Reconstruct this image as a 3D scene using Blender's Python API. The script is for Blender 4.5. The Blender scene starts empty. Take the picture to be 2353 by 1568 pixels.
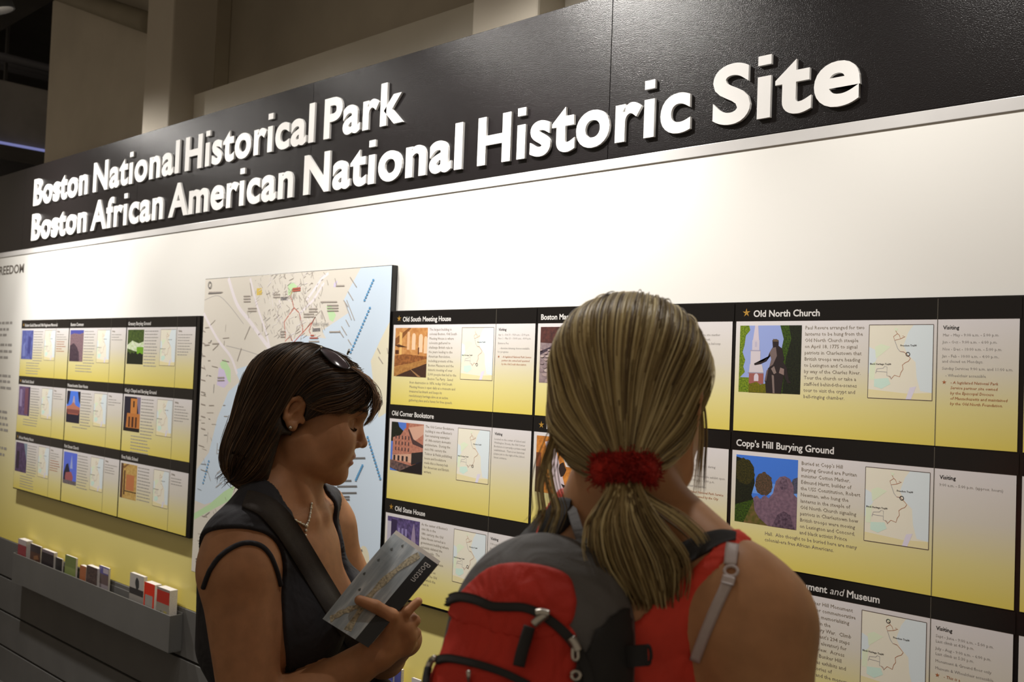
import bpy, bmesh, math, random
import numpy as np
from mathutils import Vector, Matrix
rng = np.random.default_rng(7)
random.seed(7)
S = bpy.context.scene
COL = S.collection

# ------------------------------------------------------------------ camera
CAM = np.array([0.0, 0.0, 1.60])          # eye height in metres
FPX, YAW, PIT, ROL = 2252.4, -0.75755, 0.03324, 0.0381
_r = np.array([math.cos(YAW), -math.sin(YAW), 0.0])
CF = np.array([math.sin(YAW)*math.cos(PIT), math.cos(YAW)*math.cos(PIT), math.sin(PIT)])
_u = np.cross(_r, CF)
CR = math.cos(ROL)*_r + math.sin(ROL)*_u
CU = -math.sin(ROL)*_r + math.cos(ROL)*_u
def pix(x, y, depth):
    """photo pixel + distance along the view axis -> point in the place"""
    return CAM + ((x-1176.5)/FPX*CR - (y-784)/FPX*CU + CF)*depth
def onwall(x, y, Y):
    d = (x-1176.5)/FPX*CR - (y-784)/FPX*CU + CF
    return CAM + d/d[1]*Y
cam = bpy.data.cameras.new('camera')
cam.sensor_width = 36.0; cam.sensor_fit = 'HORIZONTAL'; cam.lens = 36.0*FPX/2353
cam.clip_start = 0.05; cam.clip_end = 60
cam.dof.use_dof = True; cam.dof.focus_distance = 2.05; cam.dof.aperture_fstop = 7.0
camo = bpy.data.objects.new('camera', cam); COL.objects.link(camo)
camo.matrix_world = Matrix(((CR[0], CU[0], -CF[0], CAM[0]), (CR[1], CU[1], -CF[1], CAM[1]), (CR[2], CU[2], -CF[2], CAM[2]), (0, 0, 0, 1)))
S.camera = camo
# ------------------------------------------------------------------ light
W = bpy.data.worlds.new('room_ambience'); S.world = W; W.use_nodes = True
W.node_tree.nodes['Background'].inputs[0].default_value = (1.0, 0.82, 0.62, 1)
W.node_tree.nodes['Background'].inputs[1].default_value = 0.20
S.view_settings.view_transform = 'Standard'; S.view_settings.look = 'None'
S.view_settings.exposure = 0.22; S.view_settings.gamma = 1.0
S.view_settings.use_curve_mapping = False

D = 1.84            # front plane of sign and boards; the wall face lies behind it
WY = 1.862
LAMPS = [(-4.80, 1.30, 2.92, -4.50, 1.45, 1.60), (-3.16, 1.30, 2.92, -3.05, 1.45, 0.40),
         (-2.42, 1.30, 2.92, -2.25, 1.40, 0.52), (-1.86, 1.30, 2.92, -1.50, 1.45, 1.20), (-0.75, 1.30, 2.92, -0.45, 1.10, 0.40), (-3.97, 1.30, 2.92, -3.75, 1.30, 0.36)]

# ------------------------------------------------------------------ helpers
MATS = {}
def mat(name, rgb, rough=0.6, metal=0.0, var=0.0, scale=30.0, bump=0.0, bscale=None, spec=0.5, rgb2=None, emit=None, coat=0.0, wrinkle=0.0, sss=0.0):
    if name in MATS: return MATS[name]
    m = bpy.data.materials.new(name); m.use_nodes = True; MATS[name] = m
    nt = m.node_tree; b = nt.nodes['Principled BSDF']
    b.inputs['Base Color'].default_value = (*rgb, 1); b.inputs['Roughness'].default_value = rough
    b.inputs['Metallic'].default_value = metal; b.inputs['Specular IOR Level'].default_value = spec
    if coat: b.inputs['Coat Weight'].default_value = coat; b.inputs['Coat Roughness'].default_value = 0.15
    if sss:
        b.inputs['Subsurface Weight'].default_value = sss; b.inputs['Subsurface Scale'].default_value = 0.008
        b.inputs['Subsurface Radius'].default_value = (1.0, 0.35, 0.2)
    tc = nt.nodes.new('ShaderNodeTexCoord')
    nz = nt.nodes.new('ShaderNodeTexNoise'); nz.inputs['Scale'].default_value = scale; nz.inputs['Detail'].default_value = 4
    nt.links.new(tc.outputs['Object'], nz.inputs['Vector'])
    if var > 0 or rgb2:
        r = nt.nodes.new('ShaderNodeValToRGB')
        c2 = rgb2 or tuple(min(1, c*(1+var)) for c in rgb)
        c1 = rgb if rgb2 else tuple(c*(1-var) for c in rgb)
        r.color_ramp.elements[0].position = 0.35; r.color_ramp.elements[1].position = 0.65
        r.color_ramp.elements[0].color = (*c1, 1); r.color_ramp.elements[1].color = (*c2, 1)
        nt.links.new(nz.outputs['Fac'], r.inputs[0]); nt.links.new(r.outputs[0], b.inputs['Base Color'])
    if bump:
        n2 = nt.nodes.new('ShaderNodeTexNoise'); n2.inputs['Scale'].default_value = bscale or scale*4; n2.inputs['Detail'].default_value = 3
        nt.links.new(tc.outputs['Object'], n2.inputs['Vector'])
        bp = nt.nodes.new('ShaderNodeBump'); bp.inputs['Strength'].default_value = bump; bp.inputs['Distance'].default_value = 0.002
        nt.links.new(n2.outputs['Fac'], bp.inputs['Height']); nt.links.new(bp.outputs[0], b.inputs['Normal'])
    if wrinkle:
        n3 = nt.nodes.new('ShaderNodeTexNoise'); n3.inputs['Scale'].default_value = 16; n3.inputs['Detail'].default_value = 2; n3.inputs['Distortion'].default_value = 1.2
        nt.links.new(tc.outputs['Object'], n3.inputs['Vector'])
        b3 = nt.nodes.new('ShaderNodeBump'); b3.inputs['Strength'].default_value = wrinkle; b3.inputs['Distance'].default_value = 0.02
        nt.links.new(n3.outputs['Fac'], b3.inputs['Height'])
        if bump: nt.links.new(b3.outputs[0], bp.inputs['Normal'])
        else: nt.links.new(b3.outputs[0], b.inputs['Normal'])
    if emit:
        b.inputs['Emission Color'].default_value = (*rgb, 1); b.inputs['Emission Strength'].default_value = emit
    return m
def grad_mat(name, stops, rough=0.4, axis=2, lo=0.0, hi=1.0, spec=0.4):
    """colour print that blends along one object axis"""
    m = bpy.data.materials.new(name); m.use_nodes = True; MATS[name] = m
    nt = m.node_tree; b = nt.nodes['Principled BSDF']; b.inputs['Roughness'].default_value = rough
    b.inputs['Specular IOR Level'].default_value = spec
    tc = nt.nodes.new('ShaderNodeTexCoord'); sp = nt.nodes.new('ShaderNodeSeparateXYZ')
    mr = nt.nodes.new('ShaderNodeMapRange'); mr.inputs[1].default_value = lo; mr.inputs[2].default_value = hi
    r = nt.nodes.new('ShaderNodeValToRGB')
    nt.links.new(tc.outputs['Object'], sp.inputs[0]); nt.links.new(sp.outputs[axis], mr.inputs[0]); nt.links.new(mr.outputs[0], r.inputs[0])
    els = r.color_ramp.elements
    while len(els) < len(stops): els.new(0.5)
    for e, (p, c) in zip(els, stops): e.position = p; e.color = (*c, 1)
    nt.links.new(r.outputs[0], b.inputs['Base Color'])
    return m
ORG = {}
def tag(o, label=None, cat=None, group=None, kind=None):
    if label: o['label'] = label
    if cat: o['category'] = cat
    if group: o['group'] = group
    if kind: o['kind'] = kind
    return o
def thing(name, loc, label, cat, group=None):
    o = bpy.data.objects.new(name, None); COL.objects.link(o); o.location = loc
    o.empty_display_size = 0.05; ORG[o] = np.array(loc, float)
    return tag(o, label, cat, group)
def link(name, me, parent=None, loc=None):
    o = bpy.data.objects.new(name, me); COL.objects.link(o)
    base = ORG[parent] if parent is not None else np.zeros(3)
    l = np.array(loc, float) if loc is not None else base
    o.parent = parent; o.location = tuple(l - base); ORG[o] = l
    return o
def mesh(name, v, f, mats, midx=None, smooth=False):
    me = bpy.data.meshes.new(name)
    me.from_pydata([tuple(p) for p in v], [], [tuple(int(i) for i in q) for q in f])
    for m in (mats if isinstance(mats, (list, tuple)) else [mats]): me.materials.append(m)
    if midx is not None: me.polygons.foreach_set('material_index', np.array(midx, np.int32))
    if smooth: me.polygons.foreach_set('use_smooth', np.ones(len(me.polygons), bool))
    me.update()
    return me
def fastmesh(name, v, quads, mats, smooth=True, midx=None):
    me = bpy.data.meshes.new(name); v = np.asarray(v, np.float32); q = np.asarray(quads, np.int32); n = q.shape[1]
    me.vertices.add(len(v)); me.vertices.foreach_set('co', v.ravel())
    me.loops.add(q.size); me.loops.foreach_set('vertex_index', q.ravel())
    me.polygons.add(len(q)); me.polygons.foreach_set('loop_start', np.arange(0, q.size, n, dtype=np.int32))
    for m in (mats if isinstance(mats, (list, tuple)) else [mats]): me.materials.append(m)
    if midx is not None: me.polygons.foreach_set('material_index', np.asarray(midx, np.int32))
    if smooth: me.polygons.foreach_set('use_smooth', np.ones(len(q), bool))
    me.update(calc_edges=True); me.validate()
    return me
def part(name, v, f, m, parent=None, smooth=False, midx=None, origin=None):
    """mesh object from world-space vertices, its origin on its parent's (or at the given point)"""
    base = np.array(origin, float) if origin is not None else (ORG[parent] if parent is not None else np.mean(np.asarray(v, float), axis=0))
    me = mesh(name, np.asarray(v, float) - base, f, m, midx, smooth)
    return link(name, me, parent, base)
BF = [(0, 3, 2, 1), (4, 5, 6, 7), (0, 1, 5, 4), (1, 2, 6, 5), (2, 3, 7, 6), (3, 0, 4, 7)]
def boxv(x0, x1, y0, y1, z0, z1):
    return [(x0, y0, z0), (x1, y0, z0), (x1, y1, z0), (x0, y1, z0), (x0, y0, z1), (x1, y0, z1), (x1, y1, z1), (x0, y1, z1)]
def box(name, x0, x1, y0, y1, z0, z1, m, parent=None, bevel=0.0, origin=None):
    o = part(name, boxv(x0, x1, y0, y1, z0, z1), BF, m, parent, origin=origin)
    if bevel:
        bm = bmesh.new(); bm.from_mesh(o.data)
        bmesh.ops.bevel(bm, geom=bm.edges[:], offset=bevel, segments=2, affect='EDGES', profile=0.5)
        bm.to_mesh(o.data); bm.free()
    return o
def tube(points, radius, n=8, closed=False):
    """verts, faces of a tube along a polyline; radius may vary"""
    P = np.asarray(points, float); k = len(P)
    rad = np.full(k, radius) if np.isscalar(radius) else np.asarray(radius, float)
    T = np.gradient(P, axis=0) if not closed else (np.roll(P, -1, 0) - np.roll(P, 1, 0))
    T /= np.linalg.norm(T, axis=1)[:, None] + 1e-12
    up = np.array([0.13, 0.21, 0.97]); N = np.cross(T, up); N /= np.linalg.norm(N, axis=1)[:, None] + 1e-12
    B = np.cross(T, N); a = np.linspace(0, 2*np.pi, n, endpoint=False)
    V = (P[:, None] + rad[:, None, None]*(np.cos(a)[None, :, None]*N[:, None] + np.sin(a)[None, :, None]*B[:, None])).reshape(-1, 3)
    F = []
    for i in range(k if closed else k-1):
        j = (i+1) % k
        for c in range(n): F.append((i*n+c, i*n+(c+1) % n, j*n+(c+1) % n, j*n+c))
    if not closed: F += [tuple(range(n))[::-1], tuple((k-1)*n+c for c in range(n))]
    return V, F
def catmull(pts, n=8, closed=False):
    P = np.asarray(pts, float); out = []
    m = len(P); rngk = range(m if closed else m-1)
    for i in rngk:
        if closed: p0, p1, p2, p3 = P[(i-1) % m], P[i], P[(i+1) % m], P[(i+2) % m]
        else: p0, p1, p2, p3 = P[max(i-1, 0)], P[i], P[i+1], P[min(i+2, m-1)]
        for t in np.linspace(0, 1, n, endpoint=False):
            out.append(0.5*((2*p1) + (-p0+p2)*t + (2*p0-5*p1+4*p2-p3)*t*t + (-p0+3*p1-3*p2+p3)*t**3))
    if not closed: out.append(P[-1])
    return np.array(out)
def merge(items):
    V, F, M = [], [], []; n = 0
    for it in items:
        v, f = it[0], it[1]; k = it[2] if len(it) > 2 else 0
        V.append(np.asarray(v, float)); F += [tuple(i+n for i in q) for q in f]; M += [k]*len(f); n += len(v)
    return np.concatenate(V), F, M

# ------------------------------------------------------------------ lettering (built-in font outlines)
_GL = {}
def _glyph_raw(text, off, ext, res):
    c = bpy.data.curves.new('glyph', 'FONT'); c.body = text; c.offset = off; c.extrude = ext; c.resolution_u = res
    o = bpy.data.objects.new('glyph', c); COL.objects.link(o)
    dg = bpy.context.evaluated_depsgraph_get(); ev = o.evaluated_get(dg); me = ev.to_mesh()
    v = np.zeros(len(me.vertices)*3); me.vertices.foreach_get('co', v); v = v.reshape(-1, 3)
    f = [tuple(p.vertices) for p in me.polygons]
    ev.to_mesh_clear(); bpy.data.objects.remove(o); bpy.data.curves.remove(c)
    return v, f
def glyph(ch, off=0.0, ext=0.0, res=2):
    k = (ch, off, ext, res)
    if k not in _GL:
        bar = _GL.get(('bar', off))
        if bar is None:
            bar = _glyph_raw('|', off, 0, 1)[0][:, 0].max(); _GL[('bar', off)] = bar
        adv = _glyph_raw(ch+'|', off, 0, 1)[0][:, 0].max() - bar
        if ch == ' ': v, f = np.zeros((0, 3)), []
        elif ch == 'i' and off > 0.015:      # square dot like the sign's lettering
            s_, x_ = _glyph_raw('l', off, 0, 1)[0], _glyph_raw('x', off, 0, 1)[0]; h_ = _glyph_raw('H', off, 0, 1)[0][:, 1].max()
            x0, x1, y0, y1 = s_[:, 0].min(), s_[:, 0].max(), s_[:, 1].min(), x_[:, 1].max(); g_ = (x1-x0)
            rects = [(y0, y1), (h_*1.03-g_*.78, h_*1.03)]; v, f = [], []
            for (q0, q1) in rects:
                n = len(v)
                if ext: v += [(x, y, z) for z in (-ext, ext) for x, y in ((x0, q0), (x1, q0), (x1, q1), (x0, q1))]; f += [tuple(n+i for i in q) for q in ((3, 2, 1, 0), (4, 5, 6, 7), (0, 1, 5, 4), (1, 2, 6, 5), (2, 3, 7, 6), (3, 0, 4, 7))]
                else: v += [(x0, q0, 0), (x1, q0, 0), (x1, q1, 0), (x0, q1, 0)]; f.append((n, n+1, n+2, n+3))
            v = np.array(v)
        else: v, f = _glyph_raw(ch, off, ext, res)
        _GL[k] = (v, f, adv)
    return _GL[k]
def cap(off): return glyph('H', off, 0, 2)[0][:, 1].max()
def line_geo(text, off=0.0, res=2, track=0.0):
    V, F, n, x = [], [], 0, 0.0
    for ch in text:
        v, f, a = glyph(ch, off, 0.0, res)
        if len(v): V.append(v + (x, 0, 0)); F += [tuple(i+n for i in q) for q in f]; n += len(v)
        x += a + track
    return (np.concatenate(V) if V else np.zeros((0, 3))), F, x
def text_items(lines, x, z, size, lead, y, off=0.0, res=1, slant=0.0, fit=None, k=0, jump=None):
    """lines of print on the plane y; (x,z) baseline start of the first, size = cap height"""
    items = []
    for i, t in enumerate(lines):
        v, f, w = line_geo(t, off, res)
        if not len(v): continue
        s = size/cap(off); sx = s
        if fit: sx = fit/(v[:, 0].max()-v[:, 0].min())
        xx = x if jump is None or i < jump[0] else x + jump[1]
        P = np.stack([xx + (v[:, 0])*sx + v[:, 1]*s*slant, np.full(len(v), y), z - i*lead + v[:, 1]*s], 1)
        items.append((P, f, k))
    return items
# ------------------------------------------------------------------ materials of the place
def lin(r, g, b, k=1.0):
    f = lambda c: ((c/255)/12.92 if c/255 <= 0.04045 else ((c/255+0.055)/1.055)**2.4)
    return tuple(min(0.93, f(c)*k) for c in (r, g, b))
M_wall = grad_mat('wall_print', [(0.0, (0.78, 0.65, 0.15)), (0.28, (0.78, 0.70, 0.31)), (0.62, (0.78, 0.75, 0.66)), (1.0, (0.82, 0.81, 0.77))], rough=0.45, lo=0.68, hi=1.75)
M_upper = mat('painted_beige_wall', (0.66, 0.60, 0.49), 0.8, var=0.05, scale=3, bump=0.1)
M_dark = mat('dark_grey_paint', (0.035, 0.033, 0.032), 0.7, var=0.2, scale=6)
M_slat = mat('grey_slatwall_laminate', (0.10, 0.097, 0.092), 0.55, var=0.06, scale=8)
M_slot = mat('slot_shadow_board', (0.012, 0.012, 0.012), 0.8)
M_floor = mat('dark_carpet', (0.06, 0.055, 0.05), 0.95, var=0.3, scale=60, bump=0.4)
M_ceil = mat('dark_ceiling', (0.06, 0.055, 0.05), 0.9, var=0.1, scale=4)
M_sign = mat('black_sign_board', (0.008, 0.0065, 0.007), 0.27, spec=0.32, bump=0.35, bscale=420)
M_letter = mat('white_foam_letter', (0.80, 0.79, 0.77), 0.5)
M_strip = mat('satin_acrylic_strip', (0.62, 0.61, 0.60), 0.25, spec=0.6, var=0.05, scale=5)
M_bblack = mat('black_gloss_laminate', (0.008, 0.007, 0.007), 0.22, spec=0.5)
M_title = mat('white_title_ink', (0.72, 0.70, 0.68), 0.5)
M_ink = mat('grey_brown_ink', (0.25, 0.21, 0.16), 0.6)
M_inkb = mat('black_ink', (0.03, 0.028, 0.028), 0.6)
M_inkr = mat('rust_ink', (0.42, 0.13, 0.04), 0.6)
M_inkg = mat('light_grey_ink', (0.36, 0.34, 0.32), 0.6)
M_star = mat('gold_star', (0.62, 0.36, 0.06), 0.4); M_star2 = mat('gold_star_shade', (0.25, 0.12, 0.015), 0.4)
M_sheet = grad_mat('panel_sheet', [(0.0, (0.78, 0.65, 0.13)), (0.30, (0.78, 0.70, 0.31)), (0.62, (0.73, 0.69, 0.60)), (1.0, (0.76, 0.73, 0.74))], rough=0.28, lo=-0.272, hi=-0.04)

# ------------------------------------------------------------------ the setting
XL, XR = -6.2, 1.3
def struct(o): o['kind'] = 'structure'; return o
struct(box('floor', -12.5, 3.0, -2.0, 5.5, -0.06, 0.0, M_floor))
struct(box('ceiling', -12.5, 3.0, 0.3, 2.30, 3.75, 3.85, M_ceil)); struct(box('ceiling', -6.11, 3.0, 2.3005, 2.9, 3.75, 3.85, M_ceil)); struct(box('ceiling', -12.5, -6.1105, 2.3005, 5.5, 4.35, 4.45, M_ceil))
wf = struct(box('wall_back', XL, XR, WY, WY+0.10, 0.684, 2.52, M_wall, origin=(0, 0, 0)))
lower = struct(box('wall_lower', XL, XR, WY+0.012, WY+0.10, 0.0, 0.684, M_slot))
edges = [0.684, 0.5005, 0.334, 0.167, 0.0]
for i in range(4):
    box('slat', XL, XR, WY-0.004, WY+0.012, edges[i+1] + (0.005 if i < 3 else 0.0), edges[i]-(0.005 if i else 0.002), M_slat, lower, bevel=0.0015)
# building wall and columns behind and above the exhibit wall
RW = struct(box('wall_recess', -4.75, XR+1.7, 2.70, 2.80, 0.0, 3.75, M_upper))
BEAMZ = 1.60 + 0.553*2.20
struct(box('trim_1', -4.35, XR+1.7, 2.20, 2.70, 1.2, BEAMZ, mat('painted_beam', (0.74, 0.70, 0.60), 0.75, var=0.04, scale=3)))
M_col = mat('painted_column', (0.62, 0.56, 0.46), 0.75, var=0.04, scale=2.5, bump=0.08)
for n, (a, b) in enumerate(((-2.1108, -1.9885), (-1.0532, -0.9203))):
    tag(box('column', a*2.08, b*2.08, 2.08, 2.30, 0.0, 3.75, M_col, bevel=0.008),
        ('narrow beige column rising behind the middle of the sign' if n else 'narrow beige column rising behind the left part of the sign'), 'column')
struct(box('wall_pier', -2.6576*2.30, -2.05*2.30, 2.30, 2.70, 0.0, 3.75, M_upper, bevel=0.006))
# far dark room past the pier
M_far = mat('far_grey_wall', (0.16, 0.16, 0.17), 0.9, var=0.1, scale=2)
struct(box('wall_left', -12.5, -12.4, 1.0, 5.5, 0.0, 4.35, M_far))
struct(box('wall_far', -12.4, -5.9, 5.4, 5.5, 0.0, 4.35, M_far))
dct = thing('air_duct', (-8.3, 3.9, 3.22), 'long dark rectangular air duct with a bluish light strip in the far room', 'duct')
box('duct_body', -8.7, -8.0, 2.45, 5.39, 3.22, 3.70, mat('duct_metal', (0.22, 0.21, 0.20), 0.6, var=0.1, scale=5), dct, bevel=0.01)
box('light_strip', -7.9985, -7.97, 2.45, 5.39, 3.206, 3.222, mat('cool_tube', (0.35, 0.38, 0.85), 0.5, emit=0.35), dct)
for y in (2.8, 5.0): box('hanger', -8.36, -8.33, y, y+.02, 3.695, 4.352, M_dark, dct)
for i in range(3):
    v, f = tube([(-8.2-0.5*i, 2.4, 3.93+0.10*i), (-8.2-0.5*i, 5.41, 3.93+0.10*i)], 0.035, 10)
    tag(part('ceiling_pipe', v, f, mat('pipe_paint', (0.10, 0.10, 0.115), 0.6), smooth=True), ['lowest dark pipe under the far ceiling', 'middle dark pipe under the far ceiling', 'topmost dark pipe under the far ceiling'][i], 'pipe', 'pipes in the far room')
# painted conduit at the upper left
a, b = onwall(60, -45, 2.16), onwall(345, 54, 2.16)
v, f = tube([a+(a-b)*.6, a, a*0.5+b*0.5, b], 0.052, 14)
tag(part('ceiling_conduit', v, f, mat('conduit_paint', (0.34, 0.30, 0.22), 0.7, var=0.05, scale=4), smooth=True), 'fat painted conduit running under the ceiling above the sign', 'pipe')

# lamps: track with heads that wash the wall
tk = thing('light_track', (-2.6, 1.30, 3.12), 'black lighting track hung in front of the exhibit wall', 'light track')
box('rail', -5.6, -0.6, 1.285, 1.315, 3.105, 3.135, M_dark, tk)
for x in (-5.3, -3.0, -0.9):
    v, f = tube([(x, 1.30, 3.13), (x, 1.30, 3.76)], 0.006, 8); part('hanger_rod', v, f, M_dark, tk, smooth=True)
M_bulb = mat('lamp_lens', (1.0, 0.9, 0.75), 0.4, emit=25.0)
def lathe(pts, n, org, axis):
    """surface of revolution: pts = (distance along axis, radius)"""
    ax = np.array(axis, float); ax /= np.linalg.norm(ax)
    u = np.cross(ax, (0.3, 0.9, 0.1)); u /= np.linalg.norm(u); w = np.cross(ax, u)
    V, F = [], []
    for (d, r) in pts:
        for k in range(n):
            t = 2*math.pi*k/n; V.append(np.array(org) + ax*d + r*(math.cos(t)*u + math.sin(t)*w))
    for i in range(len(pts)-1):
        for k in range(n): F.append((i*n+k, i*n+(k+1) % n, (i+1)*n+(k+1) % n, (i+1)*n+k))
    F.append(tuple(range(n))[::-1]); F.append(tuple((len(pts)-1)*n+k for k in range(n)))
    return np.array(V), F
def lamp_head(loc, aim, label):
    t = thing('track_light', tuple(loc), label, 'spotlight', 'track lights washing the wall')
    ax = np.array(aim) - np.array(loc); ax /= np.linalg.norm(ax)
    v, f = lathe([(-0.14, 0.028), (-0.13, 0.036), (-0.05, 0.038), (-0.03, 0.05), (0.02, 0.052), (0.02, 0.046), (-0.012, 0.044)], 20, loc, ax); part('housing', v, f, M_dark, t, smooth=True)
    v, f = lathe([(-0.012, 0.0435), (-0.008, 0.043)], 20, loc, ax); part('lens', v, f, M_bulb, t)
    return t
for i, (x, y, z, tx, tz, k) in enumerate(LAMPS):
    loc = np.array((x, y, z)); aim = np.array((tx, WY, tz))
    t = lamp_head(loc, aim, ['black spotlight over the far left end of the sign', 'black spotlight over the first line of the sign', 'black spotlight over the middle of the sign', 'black spotlight over the right end of the sign', 'black spotlight furthest to the right on the track', 'black spotlight with a glowing rim at the upper left corner'][i])
    v, f = tube([loc - (aim-loc)/np.linalg.norm(aim-loc)*0.10, (x, y, z+0.19)], 0.007, 8); part('stem', v, f, M_dark, t, smooth=True)
    ax = (aim-loc)/np.linalg.norm(aim-loc)
    for (ang, en) in ((68, 64), (128, 50)):         # hot centre and wide spill of the reflector lamp
        L = bpy.data.lights.new('spot_light', 'SPOT'); L.energy = en*k; L.color = (1.0, 0.96, 0.91); L.spot_size = math.radians(ang); L.spot_blend = 0.9; L.shadow_soft_size = 0.03
        lo = bpy.data.objects.new('spot_light', L); COL.objects.link(lo)
        lo.location = tuple(loc + ax*0.03); lo.rotation_euler = Vector(ax).to_track_quat('-Z', 'Y').to_euler()

# ------------------------------------------------------------------ the sign
zz = lambda z: 1.60 + z*D
SY = WY-0.004; zs = lambda z: 1.60 + z*SY
sign = thing('header_sign', (-2.6, SY, zs(.2841)), 'long black overhead sign with raised white letters naming two historic parks', 'sign')
seams = [x*SY/D for x in (-6.33, -5.111, -3.893, -2.674, -1.4485, -0.229, 0.99)]
for i in range(6):
    box('sign_panel', seams[i]+0.0006, seams[i+1]-0.0006, SY, WY+0.10, zs(.2841), zs(.5036), M_sign, sign, bevel=0.0008)
tag(box('edge_strip', XL, XR, SY+0.001, WY-.0003, zs(.2700), zs(.2841)-0.001, M_strip, bevel=0.001), 'clear satin strip running along the bottom edge of the black sign', 'trim strip')
OFFB = 0.030
LT = 0.0075
def sign_word(text, x0, x1, base):
    Y = SY-LT; x0, x1 = x0*Y, x1*Y; base = 1.60 + base*Y; caph = 0.0680*Y
    xs, x = [], 0.0
    for ch in text:
        v, f, a = glyph(ch, OFFB, 0.02, 6); xs.append((x, v, f)); x += a+0.045
    lo = xs[0][1][:, 0].min(); hi = xs[-1][0]+xs[-1][1][:, 0].max()
    sx = (x1-x0)/(hi-lo); sz = caph/cap(OFFB)
    for (cx, v, f) in xs:
        yy = np.where(v[:, 2] > 0, SY-LT, SY+0.0005)
        P = np.stack([x0 + (cx+v[:, 0]-lo)*sx, yy, base + v[:, 1]*sz], 1)
        part('letter', P, f, M_letter, sign)
for w in [('Boston', -2.7146, -2.3798), ('National', -2.3487, -1.9311), ('Historical', -1.9057, -1.4475), ('Park', -1.4179, -1.2049)]: sign_word(w[0], w[1], w[2], .3988)
for w in [('Boston', -2.7164, -2.3762), ('African', -2.3517, -1.9917), ('American', -1.9673, -1.5049), ('National', -1.4722, -1.0637), ('Historic', -1.0305, -.6621), ('Site', -.6312, -.4496)]: sign_word(w[0], w[1], w[2], .3062)

# ------------------------------------------------------------------ print on the boards
CW, CH = 0.3076*D, 0.1479*D
def flat(poly, y): return [(p[0], y, p[1]) for p in poly], [tuple(range(len(poly)))]
def rect(x0, x1, z0, z1): return [(x0, z0), (x1, z0), (x1, z1), (x0, z1)]
def ribbon(pts, w):
    P = np.asarray(pts, float); T = np.gradient(P, axis=0); T /= np.linalg.norm(T, axis=1)[:, None]+1e-12
    N = np.stack([-T[:, 1], T[:, 0]], 1)*w/2; n = len(P)
    V = np.concatenate([P-N, P+N]); F = [(i, i+1, n+i+1, n+i) for i in range(n-1)]
    return V, F
def flatribbon(pts, w, y):
    V, F = ribbon(pts, w); return np.stack([V[:, 0], np.full(len(V), y), V[:, 1]], 1), F
def ccw(poly):
    a = sum(poly[i-1][0]*poly[i][1]-poly[i][0]*poly[i-1][1] for i in range(len(poly)))
    return poly if a > 0 else poly[::-1]
def blob(cx, cy, rx, ry, n=14, j=0.15, seed=0):
    r = random.Random(seed); return [(cx+rx*(1+r.uniform(-j, j))*math.cos(2*math.pi*i/n), cy+ry*(1+r.uniform(-j, j))*math.sin(2*math.pi*i/n)) for i in range(n)]
C = lambda r, g, b: lin(r, g, b, 1.3)
def pm(key):
    """print colour -> material; a pair of colours gives a mottled print"""
    if isinstance(key[0], tuple):
        nm = 'print_mottle_%d_%d_%d_%d' % (key[0]+(key[1][0],)); sc = key[2]*1.6 if len(key) > 2 else 330
        return mat(nm, C(*key[0]), 0.4, rgb2=C(*key[1]), scale=sc)
    return mat('print_%d_%d_%d' % key, C(*key), 0.4)
def print_mesh(name, shapes, w, h, border=None):
    """a photograph print: list of (colour, polygon in 0..1)"""
    mats, items = [], []
    for i, (c, poly) in enumerate(shapes):
        m = pm(c)
        if m not in mats: mats.append(m)
        poly = ccw([(min(1, max(0, p[0]))*w, (min(1, max(0, p[1]))-1)*h) for p in poly])
        v, f = flat(poly, -0.00002*(i+1)); items.append((v, f, mats.index(m)))
    V, F, M = merge(items)
    return mesh(name, V, F, mats, M)
R01 = rect(0, 1, 0, 1)
GRN = ((60, 85, 20), (25, 40, 15)); GRN2 = ((120, 140, 30), (60, 85, 20)); DKG = ((14, 16, 12), (30, 36, 20))
def arch(x0, x1, z0, z1, n=6): return [(x0, z0), (x1, z0)] + [((x0+x1)/2+(x1-x0)/2*math.cos(t), z1-(x1-x0)*.3+(x1-x0)*.6*math.sin(t)) for t in np.linspace(0, math.pi, n)]
PH = {}
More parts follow.
